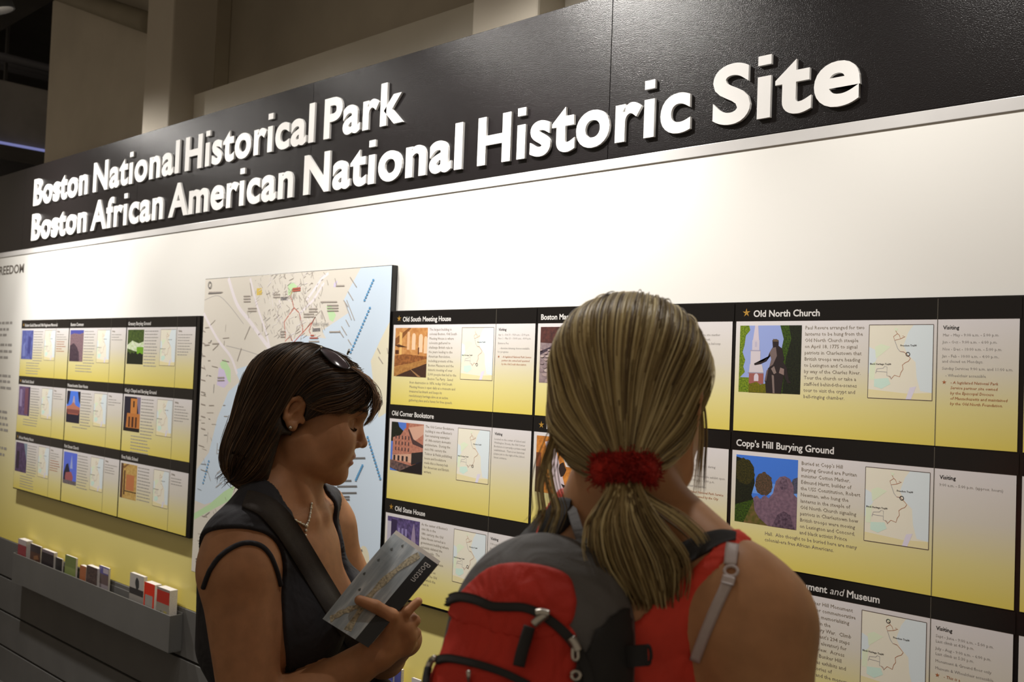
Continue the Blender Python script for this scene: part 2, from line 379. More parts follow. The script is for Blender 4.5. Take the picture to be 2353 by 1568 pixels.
PH['north'] = [((135, 150, 200), R01), (GRN2, [(0, 1), (.15, 1), (.17, .93), (.1, .85), (.08, .7), (.05, .6), (.1, .48), (.07, .38), (.1, .3), (0, .2)]),
    (GRN2, rect(0, .2, 0, .22)), (GRN, [(.66, 1), (1, 1), (1, 0), (.6, 0), (.72, .4), (.68, .6), (.72, .8)]), (DKG, [(.8, 1), (1, 1), (1, 0), (.72, 0), (.76, .5), (.84, .8)]),
    ((190, 180, 190), [(.25, 1), (.3, 1), (.32, .78), (.22, .78)]), ((185, 178, 190), rect(.21, .33, .63, .78)), ((170, 165, 185), arch(.255, .29, .68, .75)), ((150, 145, 165), rect(.18, .35, .615, .632)),
    ((190, 182, 188), rect(.19, .35, .40, .615)), ((188, 180, 185), [(.17, .30), (.41, .30), (.38, .42), (.18, .42)]), ((140, 135, 150), rect(.15, .41, .285, .30)), ((140, 85, 80), rect(.17, .41, .13, .285)), ((190, 180, 190), arch(.255, .33, .17, .26)),
    (((110, 100, 15), (75, 80, 15)), [(.17, 0), (.5, 0), (.46, .14), (.36, .12), (.3, .16), (.17, .12)]),
    ((38, 30, 32), [(.46, 0), (.44, .17), (.48, .36), (.55, .43), (.52, .56), (.40, .47), (.30, .445), (.25, .43), (.26, .405), (.34, .42), (.45, .47), (.5, .60), (.55, .68), (.54, .78), (.6, .8), (.64, .78), (.64, .7), (.70, .66), (.74, .5), (.72, .47), (.78, .38), (.82, .2), (.86, .16), (.8, .15), (.74, .28), (.70, .0)]),
    ((105, 90, 88), [(.5, .6), (.55, .67), (.6, .68), (.62, .55), (.56, .42), (.50, .38), (.53, .5)]), ((120, 105, 100), [(.53, .36), (.58, .4), (.62, .3), (.58, .28)]), ((125, 105, 100), [(.68, .38), (.74, .36), (.74, .27), (.66, .3)]),
    ((115, 100, 95), [(.545, .27), (.58, .26), (.6, 0), (.57, 0)]), ((95, 80, 80), [(.46, .33), (.49, .36), (.46, .18), (.43, .17)]), ((90, 75, 60), [(.55, .8), (.63, .79), (.64, .76), (.55, .76)])]
PH['copp'] = [((60, 110, 200), R01), ((95, 140, 215), rect(0, 1, .45, .62)), (GRN, rect(0, .6, 0, .38)), (((70, 75, 25), (105, 85, 50), 60), [(.15, 0), (.6, 0), (.5, .28), (.3, .32)]),
    (DKG, [(0, .97), (.18, .93), (.3, .75), (.32, .6), (.27, .42), (.3, .36), (0, .25)]), (((60, 55, 20), (28, 30, 14)), blob(.14, .76, .17, .19, 30, .09, 3)), (((95, 70, 55), (50, 48, 35)), blob(.47, .60, .14, .17, 30, .09, 4)), (((85, 80, 110), (50, 60, 60)), [(.85, .5), (1, .52), (1, .75), (.93, .72)]),
    (((120, 95, 110), (95, 75, 90), 90), [(.3, .38), (.36, .42), (.42, .37), (.46, .42), (.5, .44), (.55, .4), (.62, .48), (.66, .66), (.72, .73), (.8, .75), (.88, .72), (.94, .62), (.95, .5), (1, .46), (1, 0), (.55, 0), (.4, .1), (.33, .2)]),
    (((70, 55, 70), (110, 90, 105), 120), blob(.79, .63, .07, .09, 12, .1, 2)), (((60, 45, 60), (100, 80, 95), 120), [(.62, 0), (.98, 0), (.9, .2), (.8, .24), (.7, .18)])]
PH['south'] = [(((190, 140, 85), (165, 110, 60), 40), R01), ((120, 75, 40), [(0, .78), (.42, 1), (.5, 1), (.1, .68), (0, .62)]), ((205, 165, 125), rect(.38, .46, .55, .92)), ((215, 180, 150), arch(.53, .64, .55, .86)), ((215, 180, 150), arch(.74, .86, .5, .84)), ((212, 175, 140), arch(.9, 1, .48, .8)),
    ((205, 165, 100), [(.13, .92), (.22, .9), (.22, .3), (.26, .26), (.12, .26), (.16, .32)]), ((70, 42, 28), [(0, .64), (.12, .66), (.3, .62), (.4, .6), (.1, .6)]), ((75, 40, 25), rect(.02, .13, .46, .54)), ((90, 55, 35), [(.72, .6), (.76, .6), (.76, .46), (.73, .46)]),
    (((150, 95, 50), (105, 62, 34), 70), [(0, .42), (.3, .46), (1, .42), (1, .36), (0, .2)]), (((165, 120, 65), (140, 95, 50), 60), [(0, .18), (1, .37), (1, .3), (.45, .12), (0, 0)]), (((70, 45, 32), (45, 30, 24)), [(.45, .12), (1, .28), (1, 0), (.05, 0)]), ((140, 105, 70), [(.5, .15), (.53, .15), (.85, 0), (.75, 0)])]
PH['corner'] = [((75, 110, 190), R01), (DKG, [(0, 1), (.2, 1), (.25, .9), (.4, .82), (.3, .7), (.1, .6), (0, .6)]), (((175, 120, 100), (150, 95, 80), 90), [(.06, .2), (.06, .68), (.3, .74), (.42, .88), (.5, .9), (.5, 1), (1, 1), (1, .3), (.66, .12)]),
    ((190, 150, 130), [(.5, .9), (1, .98), (1, .8), (.7, .62), (.6, .75)]), ((70, 50, 50), [(.5, .9), (.56, .88), (.7, .68), (1, .58), (1, .52), (.68, .58)]), ((165, 85, 65), rect(.46, .54, .86, 1)), (((200, 160, 135), (180, 140, 120)), [(.06, .32), (.66, .38), (.66, .2), (.06, .22)])]
for r in range(3):
    for c in range(5): PH['corner'].append(((75, 55, 55), rect(.14+c*.1, .175+c*.1, .42+r*.12, .49+r*.12)))
for c in range(4): PH['corner'].append(((50, 40, 42), rect(.1+c*.13, .16+c*.13, .22, .32)))
PH['corner'] += [((40, 35, 35), [(.66, .4), (1, .45), (1, .26), (.66, .16)]), (((110, 85, 80), (60, 50, 52), 60), [(0, .22), (.66, .14), (.3, 0), (0, .06)]), ((28, 22, 24), [(.3, 0), (.66, .14), (1, .26), (1, 0)])]
PH['state'] = [(((95, 80, 130), (60, 50, 85), 60), R01), ((170, 165, 180), rect(0, .12, 0, .9)), ((50, 40, 70), rect(.12, .3, .4, .95))] + [((130, 120, 165), rect(.34+.11*c, .4+.11*c, .25+.2*r, .4+.2*r)) for r in range(3) for c in range(3)] + [((140, 125, 150), [(.72, .1), (.92, .1), (.9, .5), (.86, .8), (.82, .95), (.78, .8), (.74, .5)]), ((60, 50, 80), arch(.79, .86, .4, .55))]
PH['massacre'] = [(((140, 125, 125), (110, 95, 100), 50), R01), (((85, 50, 45), (60, 38, 38), 60), [(0, .72), (0, 1), (.5, 1), (.55, .75), (.4, .7)]), ((205, 190, 215), blob(.82, .93, .25, .13, 16, .1, 3)), ((70, 50, 50), [(.45, .9), (.6, .95), (.62, .72), (.5, .72)]), ((60, 50, 60), [(0, .56), (.45, .72), (.45, .68), (0, .5)])]
_r = random.Random(5)
for r in range(9):
    for c in range(7):
        yy = .03 + .62*(1-(1-r/9)**1.3) if False else .02+.6*(r/9)**.8; ss = .085*(1-r/13)
        PH['massacre'].append((((165, 150, 145), (150, 132, 130), (128, 112, 115))[_r.randrange(3)], blob(.05+c*.155+_r.uniform(-.03, .03)+.07*(r % 2), yy+.02, ss*.95, ss*.42, 8, .18, r*9+c)))
PH['faneuil'] = [(((200, 130, 55), (150, 90, 40), 40), R01), ((60, 40, 30), rect(0, .2, 0, .45)), ((195, 180, 185), [(.2, .9), (.4, .95), (.75, 0), (.5, 0)]), ((215, 205, 200), [(.5, .95), (1, .8), (1, .5), (.7, .5)]), ((45, 32, 28), blob(.62, .45, .08, .12, 10, .2, 2)), ((40, 30, 28), [(.6, .2), (1, .1), (1, 0), (.75, 0)]), ((110, 60, 35), rect(.0, .12, .45, .7))]
def simple(sky, mid, low, extra=()): return [(sky, R01), (mid, [(0, .05), (0, .55), (.2, .62), (.5, .5), (.8, .6), (1, .52), (1, .05)]), (low, rect(0, 1, 0, .22))] + list(extra)
PH['s00'] = [(((95, 105, 165), (70, 75, 135), 25), R01), ((60, 65, 125), [(.55, .2), (.8, .2), (.85, .75), (.6, .8)]), ((110, 120, 175), [(.1, .1), (.35, .1), (.3, .6), (.15, .5)])]
PH['s01'] = [((70, 75, 150), R01), (((140, 115, 120), (95, 75, 85), 120), [(0, 0), (0, .85), (.3, .9), (.7, .87), (1, .92), (1, 0)]), (((55, 42, 55), (75, 60, 70), 60), [(0, 0), (0, .5), (.3, .58), (.55, .45), (.7, .3), (.75, 0)])]
PH['s02'] = [(((75, 95, 40), (40, 60, 25), 60), R01), (((170, 190, 140), (205, 210, 195), 50), [(.0, .55), (.3, .68), (.7, .6), (1, .66), (1, .42), (.6, .36), (0, .45)]), (((120, 170, 40), (80, 130, 30)), rect(.6, 1, .3, .5)), ((22, 28, 16), [(0, 0), (0, .32), (.12, .36), (.2, .28), (.32, .35), (.42, .3), (.55, .38), (.65, .28), (.8, .34), (1, .26), (1, 0)])]
PH['s10'] = [(((110, 90, 125), (80, 60, 100), 30), R01), ((110, 70, 85), rect(.55, .85, .05, .95)), ((60, 45, 75), rect(.85, 1, 0, 1)), ((140, 125, 160), rect(.1, .3, .3, .9))]
PH['s11'] = [((70, 115, 215), R01), ((22, 24, 45), [(0, .6), (0, 1), (.25, 1), (.2, .75), (.1, .55)]), ((20, 22, 40), [(.8, 1), (1, 1), (1, .6), (.9, .7)]), ((165, 150, 165), [(.42, .62), (.5, .85), (.55, .85), (.63, .62)]), ((170, 110, 90), [(.3, .55), (.5, .66), (.7, .55), (1, .5), (1, .42), (0, .42), (0, .5)]), ((120, 70, 65), rect(0, 1, .3, .42)), ((28, 26, 45), rect(0, 1, 0, .3)), ((150, 85, 70), rect(.1, .9, .26, .3))]
PH['s12'] = [((30, 28, 45), R01), ((120, 110, 135), [(.75, 1), (1, 1), (1, .5), (.9, .5)]), ((185, 120, 60), [(.4, .5), (.4, .95), (.8, .95), (.8, .5)]), ((60, 35, 22), rect(.55, .64, .7, .88)), ((175, 110, 55), [(.15, .1), (.2, .52), (1, .52), (1, .1)]), ((70, 38, 22), rect(.3, .4, .12, .42)), ((70, 38, 22), rect(.5, .62, .12, .42)), ((70, 38, 22), rect(.72, .82, .12, .42)), ((24, 18, 20), rect(0, 1, 0, .1))]
PH['s20'] = [(((85, 65, 100), (60, 48, 75), 30), R01), ((120, 135, 150), [(.7, 1), (1, 1), (1, .4)]), ((45, 32, 50), rect(.1, .35, .1, .7))]
PH['s21'] = [((85, 105, 205), R01), ((150, 160, 205), [(.5, .5), (.6, .95), (.7, .5)]), ((35, 35, 55), [(.0, .0), (.05, .35), (.2, .6), (.35, .65), (.5, .4), (.6, .0)]), ((150, 85, 90), [(.15, .2), (.2, .35), (.6, .4), (.75, .25), (.7, .08), (.2, .08)]), (((70, 65, 70), (120, 110, 115), 70), rect(0, 1, 0, .12))]
PH['s22'] = [(((190, 160, 95), (165, 130, 70), 50), R01), ((175, 110, 70), rect(.35, .85, .25, .7)), ((120, 85, 50), [(.1, .9), (.4, 1), (.5, 1), (.2, .85)]), ((80, 55, 40), rect(.0, .14, 0, 1)), ((80, 50, 35), rect(.2, .28, .1, .8)), ((75, 55, 40), rect(.2, 1, .2, .23))]
PHW, PHH = 0.248*CW, 0.514*CH
PHM = {k: print_mesh('photo', s, PHW, PHH) for k, s in PH.items()}

# the little locator map, the same on every panel
MW, MH = 0.214*CW, 0.515*CH
def mp(x, y): return (x*MW, -y*MH)
ml = [pm((214, 210, 194)), pm((202, 212, 216)), pm((206, 216, 190)), pm((190, 214, 202)), pm((212, 202, 158)), M_inkr, mat('map_frame_ink', (0.12, 0.09, 0.08), 0.6), mat('trail_grey', (0.34, 0.33, 0.36), 0.6), M_inkb, pm((205, 200, 215))]
def mflat(poly, y, k): v, f = flat(ccw([mp(*p) for p in poly]), y); return (v, f, k)
mi = [mflat(rect(0, 1, 0, 1), -0.00002, 0), mflat([(.7, 0), (1, 0), (1, .9), (.82, .88), (.76, .7), (.74, .5), (.62, .4), (.55, .28), (.62, .1)], -0.00004, 1), mflat([(0, .3), (.1, .34), (.14, .45), (.06, .6), (0, .68)], -0.00004, 1),
      mflat([(.1, .3), (.2, .26), (.35, .3), (.12, .46)], -0.00006, 2), mflat([(.02, .55), (.12, .5), (.1, .75), (.02, .75)], -0.00006, 2), mflat([(.1, .74), (.32, .72), (.36, .8), (.22, .87), (.1, .84)], -0.00008, 3), mflat([(.0, .88), (.3, .9), (.6, .92), (1, .9), (1, 1), (0, 1)], -0.00005, 4), mflat([(.66, .84), (.76, .82), (.68, 1), (.6, 1)], -0.00009, 9), mflat([(.4, .04), (.46, .05), (.43, .1)], -0.0001, 2)]
def mrib(pts, w, k): v, f = flatribbon([mp(*p) for p in pts], w, -0.00013); mi.append((v, f, k))
mrib([(.42, .08), (.45, .12), (.39, .16), (.41, .21), (.5, .19), (.48, .14), (.45, .12)], .0009, 5); mrib([(.5, .19), (.57, .16), (.53, .15)], .0009, 5)
mrib([(.41, .21), (.46, .32), (.5, .36), (.56, .37)], .0009, 7); mrib([(.5, .36), (.56, .365), (.63, .42), (.66, .45), (.63, .49), (.58, .51), (.54, .54), (.55, .6), (.52, .64), (.5, .7), (.42, .68), (.37, .73), (.33, .69)], .0009, 5)
mrib([(.12, .66), (.14, .6), (.24, .59), (.26, .565), (.3, .57), (.3, .64), (.13, .635)], .0008, 7); mrib([(.3, .64), (.3, .69), (.36, .7), (.37, .74)], .0008, 7)
mrib([(0, 0), (1, 0)], .0012, 6); mrib([(0, 1), (1, 1)], .0012, 6); mrib([(0, 0), (0, 1)], .0012, 6); mrib([(1, 0), (1, 1)], .0012, 6)
for (tx, ty, tt) in ((.50, .29, 'Freedom Trail®'), (.025, .545, 'Black Heritage Trail®')):
    mi += text_items([tt], *mp(tx, ty), .0033, 0, -0.00015, 0.02, 1, k=8)
V, F, M = merge(mi); MAPM = mesh('locator_map', V, F, ml, M)
def ring_item(cx, cy, r, w, y, k, n=14):
    a = np.linspace(0, 2*np.pi, n, endpoint=False); o = [(cx+r*math.cos(t), cy+r*math.sin(t)) for t in a]; i = [(cx+(r-w)*math.cos(t), cy+(r-w)*math.sin(t)) for t in a]
    P = [(p[0], y, p[1]) for p in o+i]; return P, [(j, (j+1) % n, n+(j+1) % n, n+j) for j in range(n)], k
def star_items(cx, cz, r, y, ka, kb):
    pts = [(cx+(r if i % 2 == 0 else r*.36)*math.sin(math.pi*i/5), cz+(r if i % 2 == 0 else r*.36)*math.cos(math.pi*i/5)) for i in range(10)]
    it = []
    for i in range(10):
        t = ccw([(cx, cz), pts[i], pts[(i+1) % 10]]); v, f = flat(t, y); it.append((v, f, ka if i % 2 else kb))
    return it
sheet_me = mesh('sheet', boxv(0.004, 0.991*CW, -0.0005, 0, -CH+0.0015, -0.1435*CH), BF, M_sheet)
bar_me = mesh('header_bar', boxv(0.0015, 0.997*CW, -0.0007, 0, -0.1435*CH, -0.001), BF, M_bblack)
fold_me = mesh('fold_seam', boxv(0.745*CW-.0006, 0.745*CW+.0006, -0.0009, -0.0004, -CH+0.0015, -0.001), BF, mat('seam_grey', (0.10, 0.09, 0.07), 0.5))
LEAD = 0.0462*CH
def strokes(n, seed, k):
    """print hidden or too small to read: thin strokes of ink, word by word"""
    r = random.Random(seed); it = []
    for i in range(n):
        x = (0.285 if i < 12 else 0.15)*CW; end = x + (0.20 if i < 12 else 0.31)*CW*r.uniform(.8, 1)
        while x < end:
            w = r.uniform(.006, .02); v, f = flat(rect(x, min(x+w, end), -0.208*CH-i*LEAD, -0.208*CH-i*LEAD+.0038), -0.0007); it.append((v, f, k)); x += w+.003
    return it
def info_panel(parent, X, Z, title, star, photo, body, visit, ring=None, jump=None, italic=None):
    """one site panel of a display board, hung by its upper left corner"""
    o = link('info_panel', sheet_me, parent, (X, D, Z))
    link('header_bar', bar_me, o, (X, D, Z)); link('fold_seam', fold_me, o, (X, D, Z))
    it = []; tx = (0.078 if star else 0.022)*CW
    if star: it += star_items(0.049*CW, -0.078*CH, 0.0095, -0.0010, 1, 2)
    if italic:
        for (t, off, sl) in italic:
            v, f, w = line_geo(t, off, 3); s = 0.0136/cap(off)
            it.append((np.stack([tx+v[:, 0]*s+v[:, 1]*s*sl, np.full(len(v), -0.0010), -0.110*CH+v[:, 1]*s], 1), f, 0)); tx += w*s
    else:
        it += text_items([title], tx, -0.110*CH, 0.0136, 0, -0.0010, 0.024, 3)
    V, F, M = merge(it); link('title', mesh('title', V, F, [M_title, M_star, M_star2], M), o, (X, D, Z))
    link('photo', PHM[photo], o, (X+0.0245*CW, D-0.0006, Z-0.1775*CH))
    link('locator_map', MAPM, o, (X+0.519*CW, D-0.0006, Z-0.1785*CH))
    it = []
    if not body: it += strokes(13, len(title), 2)
    else: it += text_items(body, 0.285*CW, -0.208*CH, 0.0070, LEAD, -0.0007, 0.0, 1, jump=jump)
    it += text_items(['Visiting'], 0.763*CW, -0.211*CH, 0.0068, 0, -0.0007, 0.022, 1, k=1)
    z = -0.258*CH
    for ln in visit:
        if ln.startswith('>'):
            if ln.startswith('>*'):
                it += star_items(0.770*CW, z+0.0025, 0.0042, -0.0007, 3, 3); ln = '>' + ln[2:]
            it += text_items([ln[1:]], 0.789*CW, z, 0.0050, 0, -0.0007, 0.0, 1, slant=0.18, k=3)
            z -= 0.035*CH
        elif ln == '': z -= 0.012*CH
        else:
            it += text_items([ln], 0.762*CW, z, 0.0050, 0, -0.0007, 0.0, 1, k=2); z -= 0.035*CH
    if ring: it.append(ring_item((0.519+.214*ring[0])*CW, -(0.1785+.515*ring[1])*CH, .0042, .0013, -0.00085, 1))
    V, F, M = merge(it); link('body_text', mesh('body_text', V, F, [M_ink, M_inkb, M_inkg, M_inkr], M), o, (X, D, Z))['kind'] = 'stuff'
    return o
ZT = zz(.0915)
rb = thing('display_board', (-1.09, WY, ZT-3*CH), 'wide yellow and black display board of historic site panels behind the two women', 'display board')
box('backing', -1.2072*D-0.004, 0.34*D*0.06+0.03, D+0.0008, WY-0.0006, ZT-3*CH-0.006, ZT+0.002, M_bblack, rb, bevel=0.001)
X0 = -1.2072*D
def colx(i): return X0 + i*CW
SP = ['>*- A legislated National Park', '>Service partner site owned']
info_panel(rb, colx(0), ZT, 'Old South Meeting House', True, 'south', ['The largest building in', 'colonial Boston, Old South', 'Meeting House is where', 'colonists gathered to', 'challenge British rule in', 'the years leading to the', 'American Revolution,', 'including protests of the', 'Boston Massacre and the', 'historic meeting of over', '5,000 people that led to the', 'Boston Tea Party.  Saved', 'from destruction in 1876, today Old South', 'Meeting House is open daily as a museum and', 'treasured landmark and keeps its', 'revolutionary heritage alive as an active', 'gathering place and a haven for free speech.'],
    ['Apr 1 - Oct 31 - 9:30 a.m. - 5:00 p.m.', 'Nov 1 - Mar 31 - 10:00 a.m. - 4:00 p.m.', '', 'Entrance Fee', '', '   - Assistive listening devices available', 'for programs', '', '>*- A legislated National Park Service', '>partner site owned and operated', '>by the Old South Association'], (.51, .71), (12, -0.135*CW))
info_panel(rb, colx(0), ZT-CH, 'Old Corner Bookstore', False, 'corner', ['The Old Corner Bookstore', "building is one of Boston's", 'few remaining examples', 'of 18th-century domestic', 'architecture.  During the', 'mid-19th century the', 'Ticknor & Fields publishing', 'house and bookstore', 'made this a literary hub', 'for American and British', 'writers.'],
    ['Located on the corner of School and', 'Washington Streets, the Old Corner', 'Bookstore is currently a private retail', 'establishment.  There is an historical', 'plaque just to the right of the School', 'Street entrance.'], (.5, .7))
info_panel(rb, colx(0), ZT-2*CH, 'Old State House', True, 'state', ["As the center of Boston's", 'civic life in the', '18th century, the Old', 'State House served as a', 'government building where', 'colonists debated the', 'Crown\'s rule.  The', 'Declaration was', 'read here.  The House', 'continues with', 'its programs on', 'history.  The Old', 'balcony is the one from which the', 'declaration was first read in', '1776.'], ['9:00 a.m. - 5:00 p.m.', '', 'Entrance Fee'], (.47, .66), (12, -0.135*CW))
info_panel(rb, colx(1), ZT, 'Boston Massacre Site', False, 'massacre', None, ['The Boston Massacre site marker', 'is located on State Street,', 'near the Old State House balcony.'])
info_panel(rb, colx(1), ZT-CH, 'Faneuil Hall', True, 'faneuil', None, ['9:00 a.m. - 5:00 p.m.', '', 'The hall is closed to tours during', 'scheduled events.', '', 'The Ancient and Honorable exhibit open', 'Mon. - Fri. - 9:00 a.m. - 3:00 p.m.', '', '   - Wheelchair accessible', '', '>*- A legislated National Park Service', '>partner site owned by the City', '>of Boston.'])
info_panel(rb, colx(1), ZT-2*CH, '', True, 'corner', None, [])
info_panel(rb, colx(2), ZT, 'Old North Church', True, 'north', ['Paul Revere arranged for two', 'lanterns to be hung from the', 'Old North Church steeple', 'on April 18, 1775 to signal', 'patriots in Charlestown that', 'British troops were heading', 'to Lexington and Concord', 'by way of the Charles River.', 'Tour the church or take a', 'staff-led behind-the-scenes', 'tour to visit the crypt and', 'bell-ringing chamber.'],
    ['Mar - May - 9:00 a.m. - 5:00 p.m.', '', 'Jun - Oct - 9:00 a.m. - 6:00 p.m.', '', 'Nov - Dec - 10:00 a.m. - 5:00 p.m.', '', 'Jan - Feb - 10:00 a.m. - 4:00 p.m.,', 'and closed on Mondays.', '', 'Sunday Services 9:00 a.m. and 11:00 a.m.', '', '   - Wheelchair accessible', '', '>*- A legislated National Park', '>Service partner site owned', '>by the Episcopal Diocese', '>of Massachusetts and maintained', '>by the Old North Foundation.'], (.62, .395))
info_panel(rb, colx(2), ZT-CH, "Copp's Hill Burying Ground", False, 'copp', ["Buried at Copp's Hill", 'Burying Ground are Puritan', 'minister Cotton Mather,', 'Edmund Hartt, builder of', 'the USS Constitution, Robert', 'Newman, who hung the', 'lanterns in the steeple of', 'Old North Church signaling', 'patriots in Charlestown how', 'British troops were moving', 'on Lexington and Concord,', 'and black activist Prince', 'Hall.  Also thought to be buried here are many', 'colonial-era free African Americans.'],
    ['9:00 a.m. - 5:00 p.m. (approx. hours)'], (.58, .37), (12, -0.135*CW))
info_panel(rb, colx(2), ZT-2*CH, '', True, 'copp', ['The Bunker Hill Monument', 'is the major commemorative', 'monument, memorializing', 'Americans in the', 'Revolutionary War.  Climb', "the monument's 294 steps", '(there is no elevator) for', 'a splendid view.  Across', 'from it the Bunker Hill', 'Museum has exhibits and', 'tells the stories of', 'the battle and the monument'],
    ['Sept - June - 9:00 a.m. - 5:00 p.m.', 'Last climb at 4:30 p.m.', '', 'July - Aug - 9:00 a.m. - 6:00 p.m.', 'Last climb at 5:30 p.m.', '', 'Monument & Ground floor only', '', 'Museum & Wheelchair accessible', '', '>*- This is a'], (.42, .08), None, [('Bunker Hill Monument ', 0.024, 0), ('and ', 0.0, 0.22), ('Museum', 0.024, 0)])
for r in range(3):          # next column, only its edge is in the picture
    P3 = (colx(3), D, ZT-r*CH); o = link('info_panel', sheet_me, rb, P3); link('header_bar', bar_me, o, P3); link('fold_seam', fold_me, o, P3)
    link('photo', PHM[('corner', 'south', 'north')[r]], o, (P3[0]+0.0245*CW, D-0.0006, P3[2]-0.1775*CH)); link('locator_map', MAPM, o, (P3[0]+0.519*CW, D-0.0006, P3[2]-0.1785*CH))
    V, F, M = merge(strokes(12, 40+r, 0)); link('body_text', mesh('body_text', V, F, [M_inkg], M), o, P3)['kind'] = 'stuff'
lb = thing('display_board', (-4.2, WY, ZT-3*CH), 'smaller yellow and black display board of nine panels at the far left', 'display board')
LX = -2.7472*D
box('backing', LX-0.002, LX+3*CW+0.022, D+0.0008, WY-0.0006, ZT-3*CH-0.004, ZT+0.002, M_bblack, lb, bevel=0.001)
LT_ = [['Robert Gould Shaw and 54th Regiment Memorial', 'Boston Common', 'Granary Burying Ground'], ['Abiel Smith School', 'Massachusetts State House', "King's Chapel and Burying Ground"], ['African Meeting House', 'Park Street Church', 'First Public School']]
LN = [17, 15, 12, 15, 13, 18, 17, 12, 11]
def info_panel_small(parent, X, Z, title, star, photo, n, seed):
    o = link('info_panel', sheet_me, parent, (X, D, Z)); link('header_bar', bar_me, o, (X, D, Z)); link('fold_seam', fold_me, o, (X, D, Z))
    it = star_items(0.049*CW, -0.078*CH, 0.0095, -0.0010, 1, 2) if star else []
    it += text_items([title], (0.078 if star else 0.022)*CW, -0.110*CH, 0.0136, 0, -0.0010, 0.020, 2)
    V, F, M = merge(it); link('title', mesh('title', V, F, [M_title, M_star, M_star2], M), o, (X, D, Z))
    link('photo', PHM[photo], o, (X+0.0245*CW, D-0.0006, Z-0.1775*CH)); link('locator_map', MAPM, o, (X+0.519*CW, D-0.0006, Z-0.1785*CH))
    r = random.Random(seed); it = []
    it += strokes(n, seed, 1)
    z = -0.258*CH
    for i in range(r.randint(2, 8)):
        x = 0.763*CW; end = x + 0.2*CW*r.uniform(.5, 1)
        while x < end:
            w = r.uniform(.006, .02); v, f = flat(rect(x, min(x+w, end), z, z+.003), -0.0007); it.append((v, f, 2 if star and i > 2 else 1)); x += w+.003
        z -= 0.04*CH
    it += [(a, b, 0) for a, b, c in text_items(['Visiting'], 0.763*CW, -0.211*CH, 0.0068, 0, -0.0007, 0.022, 1)]
    V, F, M = merge(it); link('body_text', mesh('body_text', V, F, [M_ink, M_inkg, M_inkr], M), o, (X, D, Z))['kind'] = 'stuff'
for r in range(3):
    for c in range(3): info_panel_small(lb, LX+c*CW, ZT-r*CH, LT_[r][c], c == 0, 's%d%d' % (r, c), LN[r*3+c], r*3+c)

# ------------------------------------------------------------------ tall city map panel
MX0, MX1, MZ0, MZ1 = -1.7990*D, -1.2147*D, zz(-.4165), zz(.1664)
cm = thing('city_map_panel', ((MX0+MX1)/2, WY, MZ0), 'tall pale street map panel mounted between the two display boards', 'map')
box('backing', MX0, MX1, D+0.0008, WY-0.0006, MZ0, MZ1, M_bblack, cm, bevel=0.001)
mw, mh = MX1-MX0, MZ1-MZ0
def Q(px, py):       # photo pixel on the map -> map plane
    p = onwall(px, py, D); return (p[0], p[2])
ml = [pm((205, 200, 190)), pm((190, 205, 222)), pm((180, 210, 165)), pm((198, 188, 215)), pm((218, 212, 216)), pm((160, 152, 145)), mat('map_trail_red', (0.55, 0.14, 0.10), 0.5), mat('map_label_ink', (0.20, 0.19, 0.19), 0.6), pm((205, 180, 90)), mat('map_blue_ink', (0.12, 0.35, 0.62), 0.5), pm((208, 203, 180)), mat('map_road', (0.52, 0.49, 0.46), 0.5)]
mi = []
LAY = [30]
def nl(): LAY[0] += 1; return LAY[0]*0.1
def mpoly(pts, k, lay): lay = nl(); v, f = flat(ccw([(min(MX1-.002, max(MX0+.002, p[0])), min(MZ1-.002, max(MZ0+.002, p[1]))) for p in pts]), D-0.00002*lay); mi.append((v, f, k))
def mline(pts, w, k, lay): lay = nl(); v, f = flatribbon([(min(MX1-.003, max(MX0+.003, p[0])), min(MZ1-.003, max(MZ0+.003, p[1]))) for p in pts], w, D-0.00002*lay); mi.append((v, f, k))
mpoly(rect(MX0, MX1, MZ0, MZ1), 0, 5)
QL = lambda L: [Q(*p) for p in L]
mpoly(QL([(830, 600), (910, 600), (880, 1400), (700, 1400), (690, 1250), (720, 1150), (740, 1050), (790, 900), (775, 850), (760, 800), (740, 760), (770, 740), (800, 720), (790, 690), (805, 660)]), 1, 7)
mpoly(QL([(690, 770), (760, 780), (800, 830), (820, 1000), (740, 1100), (640, 1000), (560, 900), (540, 850), (600, 830), (650, 800)]), 1, 7)
mpoly(QL([(452, 1080), (480, 1040), (500, 960), (525, 900), (560, 870), (600, 860), (560, 1000), (540, 1080), (530, 1140), (470, 1160), (446, 1150)]), 1, 7)
mpoly(QL([(446, 1180), (480, 1160), (515, 1130), (540, 1115), (530, 1150), (500, 1165), (446, 1195)]), 2, 9)
mpoly(QL([(875, 780), (905, 740), (900, 850), (890, 950), (870, 960), (860, 900), (852, 830)]), 10, 9)
mpoly(QL([(505, 835), (517, 825), (530, 850), (530, 880), (518, 870)]), 2, 10); mpoly(QL([(503, 845), (515, 850), (525, 880), (515, 892), (498, 885)]), 3, 11)
mpoly(QL([(662, 655), (672, 648), (683, 658), (668, 680), (662, 678)]), 2, 10); mpoly(QL([(750, 705), (760, 700), (772, 725), (765, 740), (757, 735)]), 2, 10)
mpoly(QL([(590, 663), (602, 662), (602, 678), (590, 679)]), 8, 11); mpoly(QL([(645, 683), (661, 682), (661, 690), (645, 691)]), 7, 11); mpoly(QL([(718, 755), (736, 754), (736, 762), (718, 763)]), 7, 11)
mpoly(QL([(768, 650), (776, 645), (772, 660), (766, 660)]), 3, 11)
mpoly([(Q(835, 1290)[0]+.028*math.cos(t), Q(835, 1290)[1]+.045*math.sin(t)) for t in np.linspace(0, 2*np.pi, 20, endpoint=False)], 10, 12)
mline(catmull(QL([(525, 640), (545, 700), (575, 740), (600, 775), (640, 830), (690, 900)])), .016, 4, 12); mline(catmull(QL([(575, 640), (590, 700), (610, 760), (620, 800)])), .010, 4, 12)
